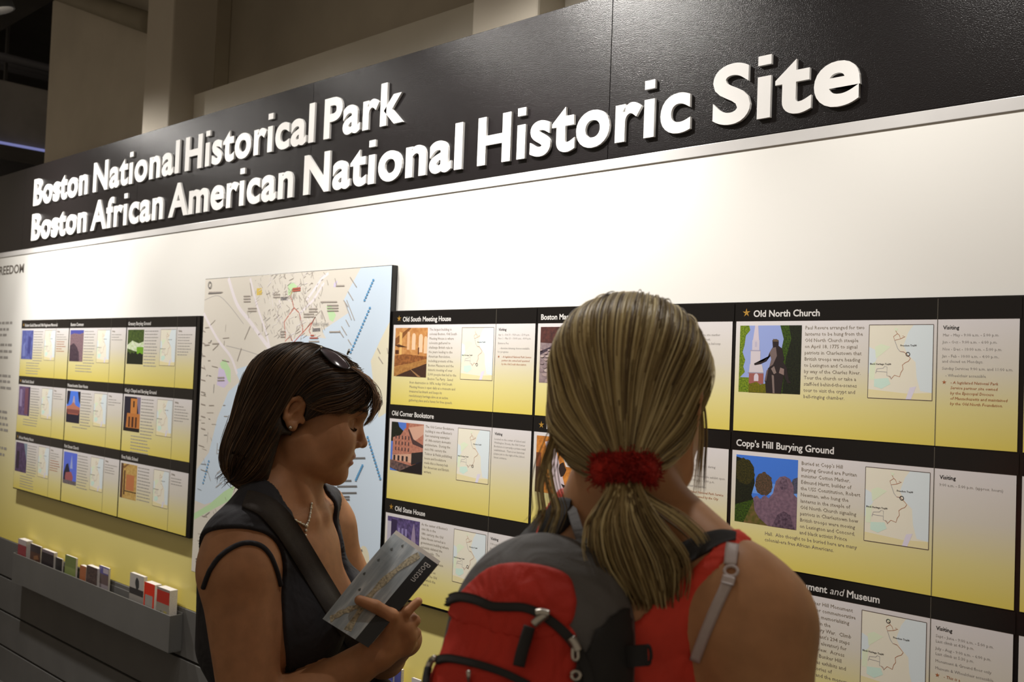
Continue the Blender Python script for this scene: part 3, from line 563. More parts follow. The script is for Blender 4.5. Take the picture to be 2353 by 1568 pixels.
mline(catmull(QL([(468, 720), (500, 780), (530, 820), (545, 860)])), .012, 4, 12); mline(catmull(QL([(470, 690), (500, 680), (525, 700), (560, 745)])), .003, 11, 12); mline(catmull(QL([(520, 795), (560, 805), (600, 818)])), .003, 11, 12)
mline(QL([(705, 690), (740, 640), (755, 628)]), .010, 4, 12); mline(QL([(690, 720), (720, 690), (745, 650)]), .008, 4, 12)
for L in ([(667, 680), (672, 693), (675, 707), (688, 720), (695, 750), (696, 766)], [(676, 708), (660, 730), (653, 741), (656, 770), (655, 785), (667, 772), (672, 785)], [(675, 787), (700, 760), (718, 740), (725, 728), (716, 745), (710, 760), (714, 768)], [(668, 679), (673, 663)]): mline(QL(L), .0036, 6, 14)
_r = random.Random(11)
for i in range(330):      # fine street and label strokes
    cx, cy = _r.gauss(668, 48), _r.uniform(625, 780)
    if cx < 570 or cx > 760: continue
    a = _r.choice([.4, .5, 1.2, 1.9, 2.1, 2.4])+_r.gauss(0, .12); l = _r.uniform(.006, .03); x, z = Q(cx, cy)
    mline([(x-l/2*math.cos(a), z-l/2*math.sin(a)), (x+l/2*math.cos(a), z+l/2*math.sin(a))], _r.uniform(.0012, .0028), _r.choice([5, 5, 11, 4]), 13+i % 3)
for i in range(70):
    cx, cy = _r.uniform(452, 520), _r.uniform(740, 1300)
    a = _r.choice([.05, .05, -.1, .5, 1.5, 2.2]); l = _r.uniform(.01, .05); x, z = Q(cx, cy)
    mline([(x-l/2*math.cos(a), z-l/2*math.sin(a)), (x+l/2*math.cos(a), z+l/2*math.sin(a))], _r.uniform(.0012, .003), _r.choice([5, 5, 7]), 14)
for i in range(9): mline(QL([(462, 760+28*i), (472, 763+28*i)]), .0035, 5, 15)
for (x0, y0, x1, y1) in [(793, 695, 808, 735), (797, 690, 815, 736), (805, 637, 820, 660), (800, 670, 812, 690), (790, 690, 800, 705), (785, 750, 797, 770), (795, 735, 803, 750), (800, 780, 808, 793), (870, 820, 880, 835), (890, 800, 895, 812), (868, 800, 874, 812), (770, 640, 774, 656), (575, 650, 579, 680), (575, 750, 562, 780), (555, 800, 545, 830), (780, 760, 790, 775), (740, 715, 748, 738)]: mline(QL([(x0, y0), (x1, y1)]), .0032, 5, 15)
for (x, y, n, w) in [(628, 677, 2, 16), (560, 681, 3, 16), (570, 709, 2, 20), (737, 694, 1, 38), (752, 702, 3, 26), (710, 710, 2, 20), (698, 722, 2, 24), (772, 657, 1, 20), (757, 763, 1, 26), (645, 762, 3, 10), (488, 790, 1, 16), (470, 793, 1, 12), (810, 1053, 1, 30), (780, 1105, 1, 28), (775, 1118, 1, 46), (785, 1133, 1, 35), (780, 1142, 2, 24), (782, 1159, 1, 20), (790, 1185, 1, 20), (778, 1210, 1, 32), (815, 1265, 1, 18), (815, 1282, 4, 14), (500, 868, 2, 16), (480, 672, 1, 32), (712, 777, 1, 20), (710, 785, 1, 24), (450, 1285, 2, 14)]:
    for i in range(n): mline(QL([(x, y+6.2*i), (x+w*.5, y+6.2*i-.2), (x+w, y+6.2*i-.4)]), .0042, 5 if y < 1000 else 7, 15)
mi += [(a, b, 7) for a, b, c in text_items(['Visitor Center'], Q(718, 748)[0], Q(718, 748)[1], .012, 0, D-.0020, 0.0, 1, fit=Q(756, 745)[0]-Q(718, 748)[0])]
mline(QL([(673, 664), (682, 663), (691, 662)]), .005, 6, 15); mline(QL([(673, 669), (682, 668), (691, 667)]), .005, 6, 15); mline(QL([(714, 771), (722, 771)]), .004, 6, 15); mline(QL([(712, 777), (730, 777)]), .004, 6, 15)
x, z = Q(483, 655); mi.append(ring_item(x, z, .013, .004, D-.0020, 7)); mline(QL([(479, 675), (509, 673)]), .003, 7, 15)
for (x0, y0, x1, y1, n) in [(858, 644, 838, 690, 8), (850, 708, 806, 810, 15), (845, 1005, 874, 1100, 14), (833, 1070, 818, 1103, 9), (480, 1060, 467, 1110, 8)]:
    for i in range(n):
        t = i/(n-1); x, z = Q(x0+(x1-x0)*t, y0+(y1-y0)*t); mpoly([(x-.0045, z-.0035), (x+.0045, z-.003), (x+.005, z+.0035), (x-.0035, z+.003)], 9, 16)
V, F, M = merge(mi); part('map_print', V, F, ml, cm, midx=M)

# ------------------------------------------------------------------ wall text at the far left edge
wt = thing('wall_lettering', (-5.4, WY, 1.2), 'grey printed heading and text lines on the wall at the far left edge', 'lettering')
k = WY-0.0006; e = onwall(55, 617, k); cp = 0.044
v, f, w = line_geo('FREEDOM', 0.022, 3); s = cp/cap(0.022); w7 = (onwall(55, 617, k)-onwall(0, 622, k))[0]
v6, _, _2 = line_geo('REEDOM', 0.022, 3); sx = w7*1.02/(v6[:, 0].max()-v6[:, 0].min())
P = np.stack([e[0] + (v[:, 0]-v[:, 0].max())*sx, np.full(len(v), k), e[2]-cp*.45+v[:, 1]*s], 1)
part('heading', P, f, mat('grey_heading_ink', (0.16, 0.14, 0.12), 0.6), wt)
it = []; r = random.Random(3)
for (y, xe) in [(742, 28), (757, 20), (770, 15), (793, 27), (808, 27), (822, 18), (865, 24), (878, 23), (893, 25), (948, 16), (962, 16), (977, 18), (990, 18), (1032, 15), (1046, 10)]:
    p1 = onwall(xe, y, k); x = p1[0]
    while x > p1[0]-0.35:
        w = r.uniform(.02, .07); v, f = flat(rect(x-w, x, p1[2]-.006, p1[2]+.006), k); it.append((v, f)); x -= w+.012
V, F, M = merge(it); part('text_lines', V, F, M_inkg, wt)['kind'] = 'stuff'

# ------------------------------------------------------------------ brochure racks
M_rack = mat('grey_rack_plastic', (0.115, 0.112, 0.105), 0.45, var=0.04, scale=6)
def rack(x0, x1, z0, z1, label):
    t = thing('brochure_rack', ((x0+x1)/2, WY-.03, z0), label, 'brochure rack')
    yb, yf = WY-.0045, WY-.056
    box('front_panel', x0, x1, yf, yf+.004, z0, z1, M_rack, t, bevel=.001); box('back_panel', x0, x1, yb-.003, yb, z0, z1+.005, M_rack, t, bevel=.001)
    box('bottom_panel', x0, x1, yf+.0042, yb-.0032, z0, z0+.004, M_rack, t); 
    for x in (x0, x1-.004): box('end_panel', x, x+.004, yf+.0042, yb-.0032, z0+.0042, z1, M_rack, t, bevel=.0008)
    return t
RZ0, RZ1 = 0.5255, 0.661
rack(-4.914, -3.385, RZ0, RZ1, 'long grey brochure rack under the smaller board at left')
rack(-2.75, -1.45, RZ0, RZ1, 'grey brochure rack under the wide board, low between the women')
M_page = mat('white_page_edges', (0.62, 0.58, 0.55), 0.7, var=0.12, scale=300)
def brochure(px0, px1, py, th, cols, label, yf=None, extra=None, grp='brochures in the left rack'):
    """a small stack standing in the rack; cols = cover bands top to bottom (fraction, colour)"""
    yb = WY-.013 if yf is None else yf+th; y0 = yb-th
    a, b = onwall(px0, py, y0), onwall(px1, py, y0); x0, x1 = a[0], b[0]; zt = (a[2]+b[2])/2; z0 = RZ0+.006
    t = thing('brochure', ((x0+x1)/2, (y0+yb)/2, z0), label, 'brochure', grp)
    lean = -0.006
    def sh(V): return [(x, y + lean*0 + (z-z0)*0.0, z) for x, y, z in V]
    part('pages', sh(boxv(x0+.0008, x1-.0008, y0+.0008, yb-.0008, z0, zt-.001)), BF, M_page, t)
    it = []; mats = []; z = zt; H = zt-RZ1+.03
    for fr, c in cols:
        m = pm(c); 
        if m not in mats: mats.append(m)
        v, f = boxv(x0, x1, y0, y0+.0008, max(z-H*fr, z0), z), BF; it.append((v, f, mats.index(m))); z -= H*fr
    if z > z0+.001: it.append((boxv(x0, x1, y0, y0+.0008, z0, z), BF, 0))
    for (c, poly) in (extra or []):
        m = pm(c)
        if m not in mats: mats.append(m)
        v, f = flat(ccw([(x0+(x1-x0)*p[0], zt-H*(1-p[1])) for p in poly]), y0-.0003); it.append((v, f, mats.index(m)))
    V, F, M = merge(it); part('cover', V, F, mats, t, midx=M)
    return t
BK = 0.65
brochure(42, 61, 1241, .030, [(.25, (150, 140, 140)), (.75, (120, 50, 55))], 'thick white and dark red brochure at the left end of the rack')
brochure(64, 94, 1252, .010, [(.4, (48, 40, 42)), (.6, (70, 45, 35))], 'wide dark brown brochure beside the white and red one', extra=[((115, 80, 55), [(.5, .2), (.9, .3), (.8, .5), (.5, .4)])])
brochure(96, 124, 1266, .018, [(.15, (100, 90, 95)), (.85, (40, 34, 36))], 'dark grey brochure with pale top edge, third from the left end')
brochure(127, 143, 1283, .008, [(1, (35, 33, 34))], 'small black brochure sunk low in the rack')
brochure(150, 175, 1279, .010, [(.5, (95, 105, 60)), (.5, (110, 120, 70))], 'green brochure standing alone in the left rack')
brochure(184, 198, 1301, .018, [(1, (140, 85, 55))], 'narrow orange brochure beside the grey stack')
brochure(199, 224, 1303, .022, [(1, ((80, 65, 60), (50, 42, 42), 90))], 'dull brown and grey stack of brochures in the middle of the rack')
brochure(228, 250, 1303, .010, [(.3, (75, 70, 120)), (.4, (85, 70, 70)), (.3, (130, 120, 125))], 'blue and white brochure right of the grey stack', extra=[((150, 140, 150), [(.45, .75), (1, .75), (1, .95), (.45, .95)])])
brochure(299, 331, 1321, .016, [(.45, (150, 145, 140)), (.2, (45, 42, 42)), (.35, (125, 120, 115))], 'white brochure with a dark statue picture beside the red ones', extra=[((45, 45, 45), blob(.55, .72, .15, .18, 10, .2, 4))])
brochure(332, 356, 1341, .030, [(.4, (185, 45, 25)), (.6, (130, 125, 120))], 'bright red topped brochure stack, left of the two red ones', extra=[((185, 45, 25), rect(0, .12, 0, 1)), ((185, 45, 25), rect(.85, 1, 0, 1))])
brochure(361, 390, 1353, .034, [(.08, (120, 110, 105)), (.4, (150, 40, 30)), (.52, (120, 115, 105))], 'thick red and white brochure stack at the right end of the rack', extra=[((60, 80, 50), [(.2, .05), (.55, .05), (.38, .3)]), ((135, 125, 70), rect(.6, .85, .05, .3))])
G2 = 'brochures in the right rack'
brochure(842, 876, 1545, .012, [(.2, (130, 125, 140)), (.8, (150, 150, 165))], 'white brochure at the left in the low middle rack', grp=G2)
brochure(878, 903, 1535, .020, [(.25, (60, 62, 125)), (.75, (75, 80, 145))], 'blue brochure in the low middle rack', grp=G2, extra=[((150, 150, 175), rect(.1, .8, .55, .7)), ((150, 150, 175), rect(.1, .6, .3, .4))])
brochure(905, 922, 1537, .012, [(.4, (70, 72, 130)), (.6, (150, 150, 160))], 'blue topped white brochure beside the blue one in the low rack', grp=G2)
brochure(946, 966, 1561, .008, [(1, (170, 165, 165))], 'plain white brochure at the right in the low middle rack', grp=G2)
# ------------------------------------------------------------------ organic modelling: smooth signed-distance fields turned into meshes
def nrm(v): v = np.asarray(v, float); return v/np.linalg.norm(v)
class Field:
    def __init__(s): s.pr = []
    def cone(s, a, b, r1, r2=None, k=0.01, sub=False):
        r2 = r1 if r2 is None else r2; a = np.asarray(a, float); b = np.asarray(b, float)
        m = max(r1, r2); s.pr.append(('c', (a, b, r1, r2), np.minimum(a, b)-m, np.maximum(a, b)+m, k, sub)); return s
    def chain(s, pts, rs, k=0.01):
        for i in range(len(pts)-1): s.cone(pts[i], pts[i+1], rs[i], rs[i+1], k if i == 0 else max(k*.6, .003))
        return s
    def ell(s, c, r, ax=None, k=0.01, sub=False):
        c = np.asarray(c, float); A = np.eye(3) if ax is None else np.asarray(ax, float); r = np.asarray(r, float)
        ext = np.sqrt(((A*r[:, None])**2).sum(0)); s.pr.append(('e', (c, A, r), c-ext, c+ext, k, sub)); return s
    @staticmethod
    def _d(kind, p, X, Y, Z):
        if kind == 'c':
            a, b, r1, r2 = p; ba = b-a; L = ba@ba + 1e-12
            px, py, pz = X-a[0], Y-a[1], Z-a[2]
            t = np.clip((px*ba[0]+py*ba[1]+pz*ba[2])/L, 0, 1)
            return np.sqrt((px-t*ba[0])**2+(py-t*ba[1])**2+(pz-t*ba[2])**2) - (r1+(r2-r1)*t)
        c, A, r = p; px, py, pz = X-c[0], Y-c[1], Z-c[2]
        q = [A[i, 0]*px+A[i, 1]*py+A[i, 2]*pz for i in range(3)]
        k0 = np.sqrt(sum((q[i]/r[i])**2 for i in range(3))); k1 = np.sqrt(sum((q[i]/r[i]**2)**2 for i in range(3))) + 1e-9
        return k0*(k0-1)/k1
    @staticmethod
    def _mix(d, e, k, sub):
        if sub:
            e = -e; h = np.maximum(k-np.abs(d-e), 0)/k; return np.maximum(d, e)+h*h*k*.25
        h = np.maximum(k-np.abs(d-e), 0)/k; return np.minimum(d, e)-h*h*k*.25
    def pts(s, P):
        P = np.asarray(P, float); d = np.full(len(P), 1.0)
        for kind, p, lo, hi, k, sub in s.pr: d = s._mix(d, s._d(kind, p, P[:, 0], P[:, 1], P[:, 2]), k, sub)
        return d
    def grid(s, xs, ys, zs, pad=0.04):
        d = np.full((len(xs), len(ys), len(zs)), 1.0, np.float32)
        for kind, p, lo, hi, k, sub in s.pr:
            m = k+pad; sl = []
            for a, g in enumerate((xs, ys, zs)):
                i0, i1 = np.searchsorted(g, lo[a]-m), np.searchsorted(g, hi[a]+m); sl.append(slice(i0, i1))
            if any(q.start >= q.stop for q in sl): continue
            X = xs[sl[0]][:, None, None].astype(np.float32); Y = ys[sl[1]][None, :, None].astype(np.float32); Z = zs[sl[2]][None, None, :].astype(np.float32)
            d[tuple(sl)] = s._mix(d[tuple(sl)], s._d(kind, p, X, Y, Z), k, sub)
        return d
    def bounds(s):
        return np.min([q[2] for q in s.pr if not q[5]], axis=0), np.max([q[3] for q in s.pr if not q[5]], axis=0)
    def grad(s, P, e=0.001):
        P = np.asarray(P, float); g = np.stack([s.pts(P+np.eye(3)[i]*e)-s.pts(P-np.eye(3)[i]*e) for i in range(3)], 1)
        return g/(np.linalg.norm(g, axis=1)[:, None]+1e-9)
    def cast(s, px, off=0.0, t0=0.6):
        """photo pixels -> points on this surface"""
        px = np.atleast_2d(np.asarray(px, float)); d = (px[:, :1]-1176.5)/FPX*CR - (px[:, 1:2]-784)/FPX*CU + CF
        n = np.linalg.norm(d, axis=1); d = d/n[:, None]; t = np.full(len(px), t0)
        best = np.full(len(px), 9.0); tb = t.copy()
        for _ in range(45):
            v = s.pts(CAM+d*t[:, None])-off; m = v < best-1e-5; best = np.where(m, v, best); tb = np.where(m, t, tb); t = t+np.clip(v, -.01, .08)*.92
            if (np.abs(v) < 4e-4).all(): break
        P = CAM+d*tb[:, None]; far = best > .003
        if far.any():
            Q = P[far]
            for _ in range(4): Q = Q-(s.pts(Q)-off)[:, None]*s.grad(Q)
            P[far] = Q
        return P
def nets(d, xs, ys, zs):
    s = d < 0; nx, ny, nz = d.shape
    c = np.zeros((nx-1, ny-1, nz-1), np.int8)
    for i in (0, 1):
        for j in (0, 1):
            for k in (0, 1): c += s[i:nx-1+i, j:ny-1+j, k:nz-1+k]
    act = (c > 0) & (c < 8); I, J, K = np.nonzero(act); idx = np.full(act.shape, -1, np.int64); idx[I, J, K] = np.arange(len(I))
    acc = np.zeros((len(I), 3)); cnt = np.zeros(len(I)); G = (xs, ys, zs)
    cor = [(i, j, k) for i in (0, 1) for j in (0, 1) for k in (0, 1)]
    for a in cor:
        for ax in range(3):
            if a[ax]: continue
            b = list(a); b[ax] = 1
            da = d[I+a[0], J+a[1], K+a[2]]; db = d[I+b[0], J+b[1], K+b[2]]; m = (da < 0) != (db < 0)
            t = np.where(m, da/(da-db+1e-20), 0)
            P = np.stack([xs[I+a[0]], ys[J+a[1]], zs[K+a[2]]], 1); Q = np.stack([xs[I+b[0]], ys[J+b[1]], zs[K+b[2]]], 1)
            acc += np.where(m[:, None], P+(Q-P)*t[:, None], 0); cnt += m
    V = acc/cnt[:, None]; quads = []
    for ax in range(3):
        b, e = (ax+1) % 3, (ax+2) % 3
        sl0 = [slice(None)]*3; sl1 = [slice(None)]*3; sl0[ax] = slice(0, -1); sl1[ax] = slice(1, None)
        A, B = s[tuple(sl0)], s[tuple(sl1)]; ch = A != B
        ind = np.argwhere(ch); n = d.shape
        ind = ind[(ind[:, b] > 0) & (ind[:, e] > 0) & (ind[:, b] < n[b]-1) & (ind[:, e] < n[e]-1)]
        q = []
        for (ob, oe) in ((-1, -1), (0, -1), (0, 0), (-1, 0)):
            t = ind.copy(); t[:, b] += ob; t[:, e] += oe; q.append(idx[t[:, 0], t[:, 1], t[:, 2]])
        q = np.stack(q, 1); ins = A[ind[:, 0], ind[:, 1], ind[:, 2]]; q[~ins] = q[~ins][:, ::-1]
        quads.append(q[(q >= 0).all(1)])
    return V, np.concatenate(quads)
def axis(lo, hi, h): return lo + np.arange(int((hi-lo)/h)+2)*h
def extract(fld, lo, hi, h, region=None, off=0.0):
    xs, ys, zs = (axis(lo[i], hi[i], h) for i in range(3))
    d = fld.grid(xs, ys, zs) - off
    if region is not None: d = np.maximum(d, region(xs[:, None, None], ys[None, :, None], zs[None, None, :]).astype(np.float32))
    return nets(d, xs, ys, zs)
def multires(fld, lo, hi, h, fine):
    V, Q = extract(fld, lo, hi, h); Vs, Qs, n = [], [], 0
    drop = np.zeros(len(Q), bool)
    for (a, b, hh) in fine:
        ins = ((V > np.array(a)+h*.9) & (V < np.array(b)-h*.9)).all(1); drop |= ins[Q].all(1)
    Q = Q[~drop]; Vs.append(V); Qs.append(Q); n = len(V)
    for (a, b, hh) in fine:
        v, q = extract(fld, a, b, hh); Vs.append(v); Qs.append(q+n); n += len(v)
    return np.concatenate(Vs), np.concatenate(Qs)
def organic(name, V, Q, m, parent, midx=None):
    used, inv = np.unique(Q, return_inverse=True); V = V[used]; Q = inv.reshape(Q.shape)
    return link(name, fastmesh(name, V-ORG[parent], Q, m, True, midx), parent)
def poly_sd(U, Wd, poly):
    """signed distance to a 2-D polygon, negative inside"""
    d = np.full(np.broadcast(U, Wd).shape, 1e9); ins = np.zeros(d.shape, bool); n = len(poly)
    for i in range(n):
        a, b = np.array(poly[i-1]), np.array(poly[i]); e = b-a
        t = np.clip(((U-a[0])*e[0]+(Wd-a[1])*e[1])/(e@e+1e-12), 0, 1)
        d = np.minimum(d, (U-a[0]-t*e[0])**2+(Wd-a[1]-t*e[1])**2)
        cr = ((a[1] > Wd) != (b[1] > Wd)) & (U < (b[0]-a[0])*(Wd-a[1])/(b[1]-a[1]+1e-12)+a[0]); ins ^= cr
    d = np.sqrt(d); return np.where(ins, -d, d)
def near(F, lo, hi):
    """the primitives of a field that reach into a box"""
    G = Field(); G.pr = [p for p in F.pr if (p[2] < np.array(hi)).all() and (p[3] > np.array(lo)).all()]; return G
class Frame:
    """f forward, l to the person's left, u up"""
    def __init__(s, o, f, l, u): s.o, s.f, s.l, s.u = np.asarray(o, float), nrm(f), nrm(l), nrm(u); s.A = np.stack([s.f, s.l, s.u])
    def p(s, f, l, u): return s.o + f*s.f + l*s.l + u*s.u
    def loc(s, P): return (np.asarray(P)-s.o)@s.A.T
    def co(s, X, Y, Z):
        X, Y, Z = X-s.o[0], Y-s.o[1], Z-s.o[2]; return [X*a[0]+Y*a[1]+Z*a[2] for a in (s.f, s.l, s.u)]
def head_prims(F, H, g=1.0):
    P = lambda f, l, u: H.p(f*g, l*g, u*g); E = lambda c, r, k=.014, sub=False: F.ell(P(*c), np.array(r)*g, H.A, k, sub)
    K = lambda a, b, r1, r2=None, k=.010: F.cone(P(*a), P(*b), r1*g, (r1 if r2 is None else r2)*g, k)
    E((-.006, 0, .052), (.091, .072, .076)); E((.048, 0, .050), (.052, .058, .050), .03); E((.050, 0, -.005), (.048, .055, .058), .025); E((.058, 0, -.043), (.044, .040, .034), .02)
    E((.083, 0, -.076), (.016, .018, .016), .016)
    for s in (-1, 1):
        K((.008, s*.055, -.028), (.028, s*.047, -.062), .015, .014, .02); K((.028, s*.047, -.062), (.080, s*.010, -.080), .014, .013, .02)
        E((.062, s*.040, -.012), (.026, .020, .020), .030); E((.048, s*.040, -.036), (.036, .018, .034), .035)
    K((.094, -.026, .037), (.094, .026, .037), .011, None, .018); 
    for s in (-1, 1): F.ell(P(.100, s*.040, .0145), np.array((.0235, .021, .0115))*g, H.A, .012*g, True)
    for s in (-1, 1): E((.0735, s*.0315, .0140), (.0135, .0145, .0110), .004)
    K((.096, 0, .020), (.1115, 0, -.012), .0050, .0080, .010); E((.1125, 0, -.015), (.0080, .0080, .0075), .006)
    for s in (-1, 1): E((.1035, s*.0105, -.019), (.0075, .0055, .0060), .006)
    E((.0985, 0, -.0405), (.0085, .021, .0055), .006); E((.0970, 0, -.0525), (.0088, .019, .0060), .006)
    F.ell(P(.1085, 0, -.0478), np.array((.008, .021, .0011))*g, H.A, .003, True)
    for s in (-1, 1):
        F.ell(P(.106, s*.0065, -.0255), np.array((.004, .0028, .0022))*g, H.A, .003, True)
        pts = [(-.006, .070, .014), (-.006, .076, .028), (-.016, .080, .0355), (-.028, .082, .030), (-.034, .082, .014), (-.030, .080, -.002), (-.021, .077, -.012), (-.014, .074, -.016)]
        for i in range(len(pts)-1): K((pts[i][0], s*pts[i][1], pts[i][2]), (pts[i+1][0], s*pts[i+1][1], pts[i+1][2]), .0042, .0042, .004)
        E((-.017, s*.072, .008), (.014, .006, .024), .006); E((-.014, s*.074, -.014), (.007, .005, .008), .005)
        K((-.010, s*.076, .024), (-.023, s*.079, .000), .003, .003, .004); E((-.001, s*.070, .000), (.005, .004, .007), .004)
        F.ell(P(-.012, s*.081, .003), np.array((.0075, .008, .009))*g, H.A, .004, True)
def strands_mesh(name, paths, rad, m, parent, sides=3):
    """paths (n, k, 3) -> thin tapering tubes in one mesh"""
    P = np.asarray(paths, float); n, k, _ = P.shape
    T = np.gradient(P, axis=1); T /= np.linalg.norm(T, axis=2)[..., None]+1e-12
    N = np.cross(T, np.array([.31, .17, .93])); N /= np.linalg.norm(N, axis=2)[..., None]+1e-12; B = np.cross(T, N)
    taper = np.interp(np.linspace(0, 1, k), [0, .12, .75, 1], [.55, 1, .85, .15]); r = (np.asarray(rad)*np.ones(n))[:, None]*taper[None]
    a = np.linspace(0, 2*np.pi, sides, endpoint=False)
    V = P[:, :, None] + r[..., None, None]*(np.cos(a)[None, None, :, None]*N[:, :, None]+np.sin(a)[None, None, :, None]*B[:, :, None])
    ii = np.arange(n)[:, None, None]*k*sides; jj = np.arange(k-1)[None, :, None]*sides; cc = np.arange(sides)[None, None, :]; c2 = (cc+1) % sides
    Q = np.stack([ii+jj+cc, ii+jj+c2, ii+jj+sides+c2, ii+jj+sides+cc], -1).reshape(-1, 4)
    return link(name, fastmesh(name, V.reshape(-1, 3)-ORG[parent], Q, m), parent)
def comb(fld, seeds, flow, steps, ds, lift, stop=None):
    """grow strands over a surface along a flow field"""
    P = np.asarray(seeds, float).copy(); out = []; lift = np.asarray(lift)
    for _ in range(3): P -= (fld.pts(P)-lift)[:, None]*fld.grad(P)
    prev = None
    for i in range(steps):
        out.append(P.copy()); g = fld.grad(P); v = flow(P); v = v-(v*g).sum(1)[:, None]*g; v /= np.linalg.norm(v, axis=1)[:, None]+1e-9
        if prev is not None: v = .65*v+.35*prev; v /= np.linalg.norm(v, axis=1)[:, None]+1e-9
        prev = v; P = P+v*ds[:, None] if np.ndim(ds) else P+v*ds
        P -= np.clip(fld.pts(P)-lift, -.02, .02)[:, None]*fld.grad(P)
    return np.stack(out, 1)
def hair_mat(name, stops, rough=0.42):
    m = bpy.data.materials.new(name); m.use_nodes = True; MATS[name] = m; nt = m.node_tree; b = nt.nodes['Principled BSDF']
    b.inputs['Roughness'].default_value = rough; b.inputs['Specular IOR Level'].default_value = 0.35
    g = nt.nodes.new('ShaderNodeNewGeometry'); r = nt.nodes.new('ShaderNodeValToRGB'); els = r.color_ramp.elements
    while len(els) < len(stops): els.new(.5)
    for e, (p, c) in zip(els, stops): e.position = p; e.color = (*c, 1)
    nt.links.new(g.outputs['Random Per Island'], r.inputs[0]); nt.links.new(r.outputs[0], b.inputs['Base Color'])
    return m
def surf_points(fld, n, lo, hi, keep):
    out = []
    while sum(map(len, out)) < n:
        P = rng.uniform(lo, hi, (n*3, 3)); d = fld.pts(P); P = P[np.abs(d) < .02]
        for _ in range(3): P = P-fld.pts(P)[:, None]*fld.grad(P)
        out.append(P[keep(P)])
    return np.concatenate(out)[:n]
UPZ = np.array([0, 0, 1.0])
def hz(v): v = np.asarray(v, float).copy(); v[2] = 0; return nrm(v)
RH, FH = hz(CR), hz(CF)
M_skin1 = mat('tanned_skin', (0.39, 0.185, 0.088), 0.55, var=0.08, scale=45, bump=0.08, bscale=700, spec=0.35, sss=0.08)
M_lip = mat('lip_skin', (0.36, 0.13, 0.10), 0.4, var=0.08, scale=60)
M_skin2 = mat('light_tanned_skin', (0.52, 0.26, 0.125), 0.5, var=0.07, scale=40, bump=0.08, bscale=700, spec=0.35, sss=0.08)
M_black = mat('black_jersey', (0.014, 0.013, 0.017), 0.85, wrinkle=0.45, var=0.15, scale=30, bump=0.25, bscale=900)
M_jeans = mat('dark_denim', (0.02, 0.025, 0.04), 0.85, var=0.2, scale=80, bump=0.3, bscale=600)
M_shoe = mat('dark_shoe_leather', (0.02, 0.018, 0.016), 0.5)
def legs(F, T, G, z0):
    """F: whole body field, G: lower-body field, T: body frame with u measured from the floor"""
    for X in (F, G):
        X.ell(T.p(-.01, 0, .90), (.115, .165, .13), T.A, .05)
        for s in (-1, 1):
            X.cone(T.p(-.01, s*.085, .84), T.p(.015, s*.085, .47), .088, .056, .04); X.cone(T.p(.015, s*.085, .47), T.p(-.02, s*.085, .075), .056, .038, .03)
    for s in (-1, 1): F.cone(T.p(-.03, s*.085, .035), T.p(.13, s*.095, .03), .034, .028, .02)
def shoe(T, s, parent):
    f = Field(); f.cone(T.p(-.035, s*.085, .042), T.p(.13, s*.095, .036), .042, .036, .02); f.cone(T.p(-.03, s*.085, .07), T.p(-.03, s*.085, .04), .042, .042, .02)
    lo, hi = f.bounds()
    V, Q = extract(f, lo-.02, hi+.02, .008, lambda X, Y, Z: .002-Z+0*X+0*Y); organic('shoe', V, Q, M_shoe, parent)
# ------------------------------------------------------------------ woman reading a brochure (left)
o1 = pix(696.5, 967, 1.75); ray1 = nrm(o1-CAM)
f0 = nrm(np.cross(ray1, CU)); f0 = f0 if f0@CR > 0 else -f0
u0 = np.cross(f0, ray1); u0 = u0 if u0[2] > 0 else -u0
th = math.radians(15)
H1 = Frame(o1, math.cos(th)*f0-math.sin(th)*u0, ray1, math.cos(th)*u0+math.sin(th)*f0)
b0 = pix(662, 1175, 1.735); bf = nrm(.97*RH-.25*FH); bl = np.cross(UPZ, bf)
T1 = Frame((b0[0], b0[1], 0), bf, bl, UPZ)
w1 = thing('person', (T1.p(0, 0, 0)[0], T1.p(0, 0, 0)[1], 0), 'woman with brown bob and black top reading a folded brochure', 'person')
F1 = Field(); TOR1 = Field()
SHZ = b0[2]-.015      # shoulder height
def torso(F, T, z, g=1.0, bust=.064, k=.05, drop=0.0):
    F.ell(T.p(-.005, 0, z-.165), np.array((.100, .140, .20))*g, T.A, k); F.ell(T.p(.0, 0, z-.33), np.array((.090, .122, .15))*g, T.A, k)
    F.ell(T.p(-.015, 0, z-.06), np.array((.080, .150, .085))*g, T.A, k)
    for s in (-1, 1):
        F.cone(T.p(-.012, s*.035, z+.055), T.p(-.012, s*(.145*g-(drop*.8 if s > 0 else 0)), z-.005-(drop if s > 0 else 0)), .042, .040, .045)
        F.ell(T.p(.075, s*.073, z-.165), (bust, .066, .066), T.A, .035)
        F.cone(T.p(-.06, s*.08, z-.08), T.p(-.055, s*.085, z-.2), .042, .045, .05)
torso(TOR1, T1, SHZ)
for s in (-1, 1): TOR1.ell(T1.p(-.012, s*.135, SHZ-.030), (.046, .042, .045), T1.A, .04)
F1.pr += TOR1.pr
LOW1 = Field(); legs(F1, T1, LOW1, 0)
nb = T1.p(-.02, 0, SHZ+.00)
F1.cone(nb, H1.p(-.012, 0, -.05), .062, .054, .03); F1.cone(T1.p(.022, 0, SHZ+.01), H1.p(.016, 0, -.070), .033, .034, .025)
for s in (-1, 1): F1.cone(H1.p(-.012, s*.052, -.04), T1.p(.055, s*.022, SHZ+.005), .013, .011, .012)      # neck muscles
for s in (-1, 1): F1.cone(T1.p(.055, s*.02, SHZ+.004), T1.p(.02, s*.15, SHZ+.028), .009, .010, .02)         # collar bones
NB1 = list(F1.pr)
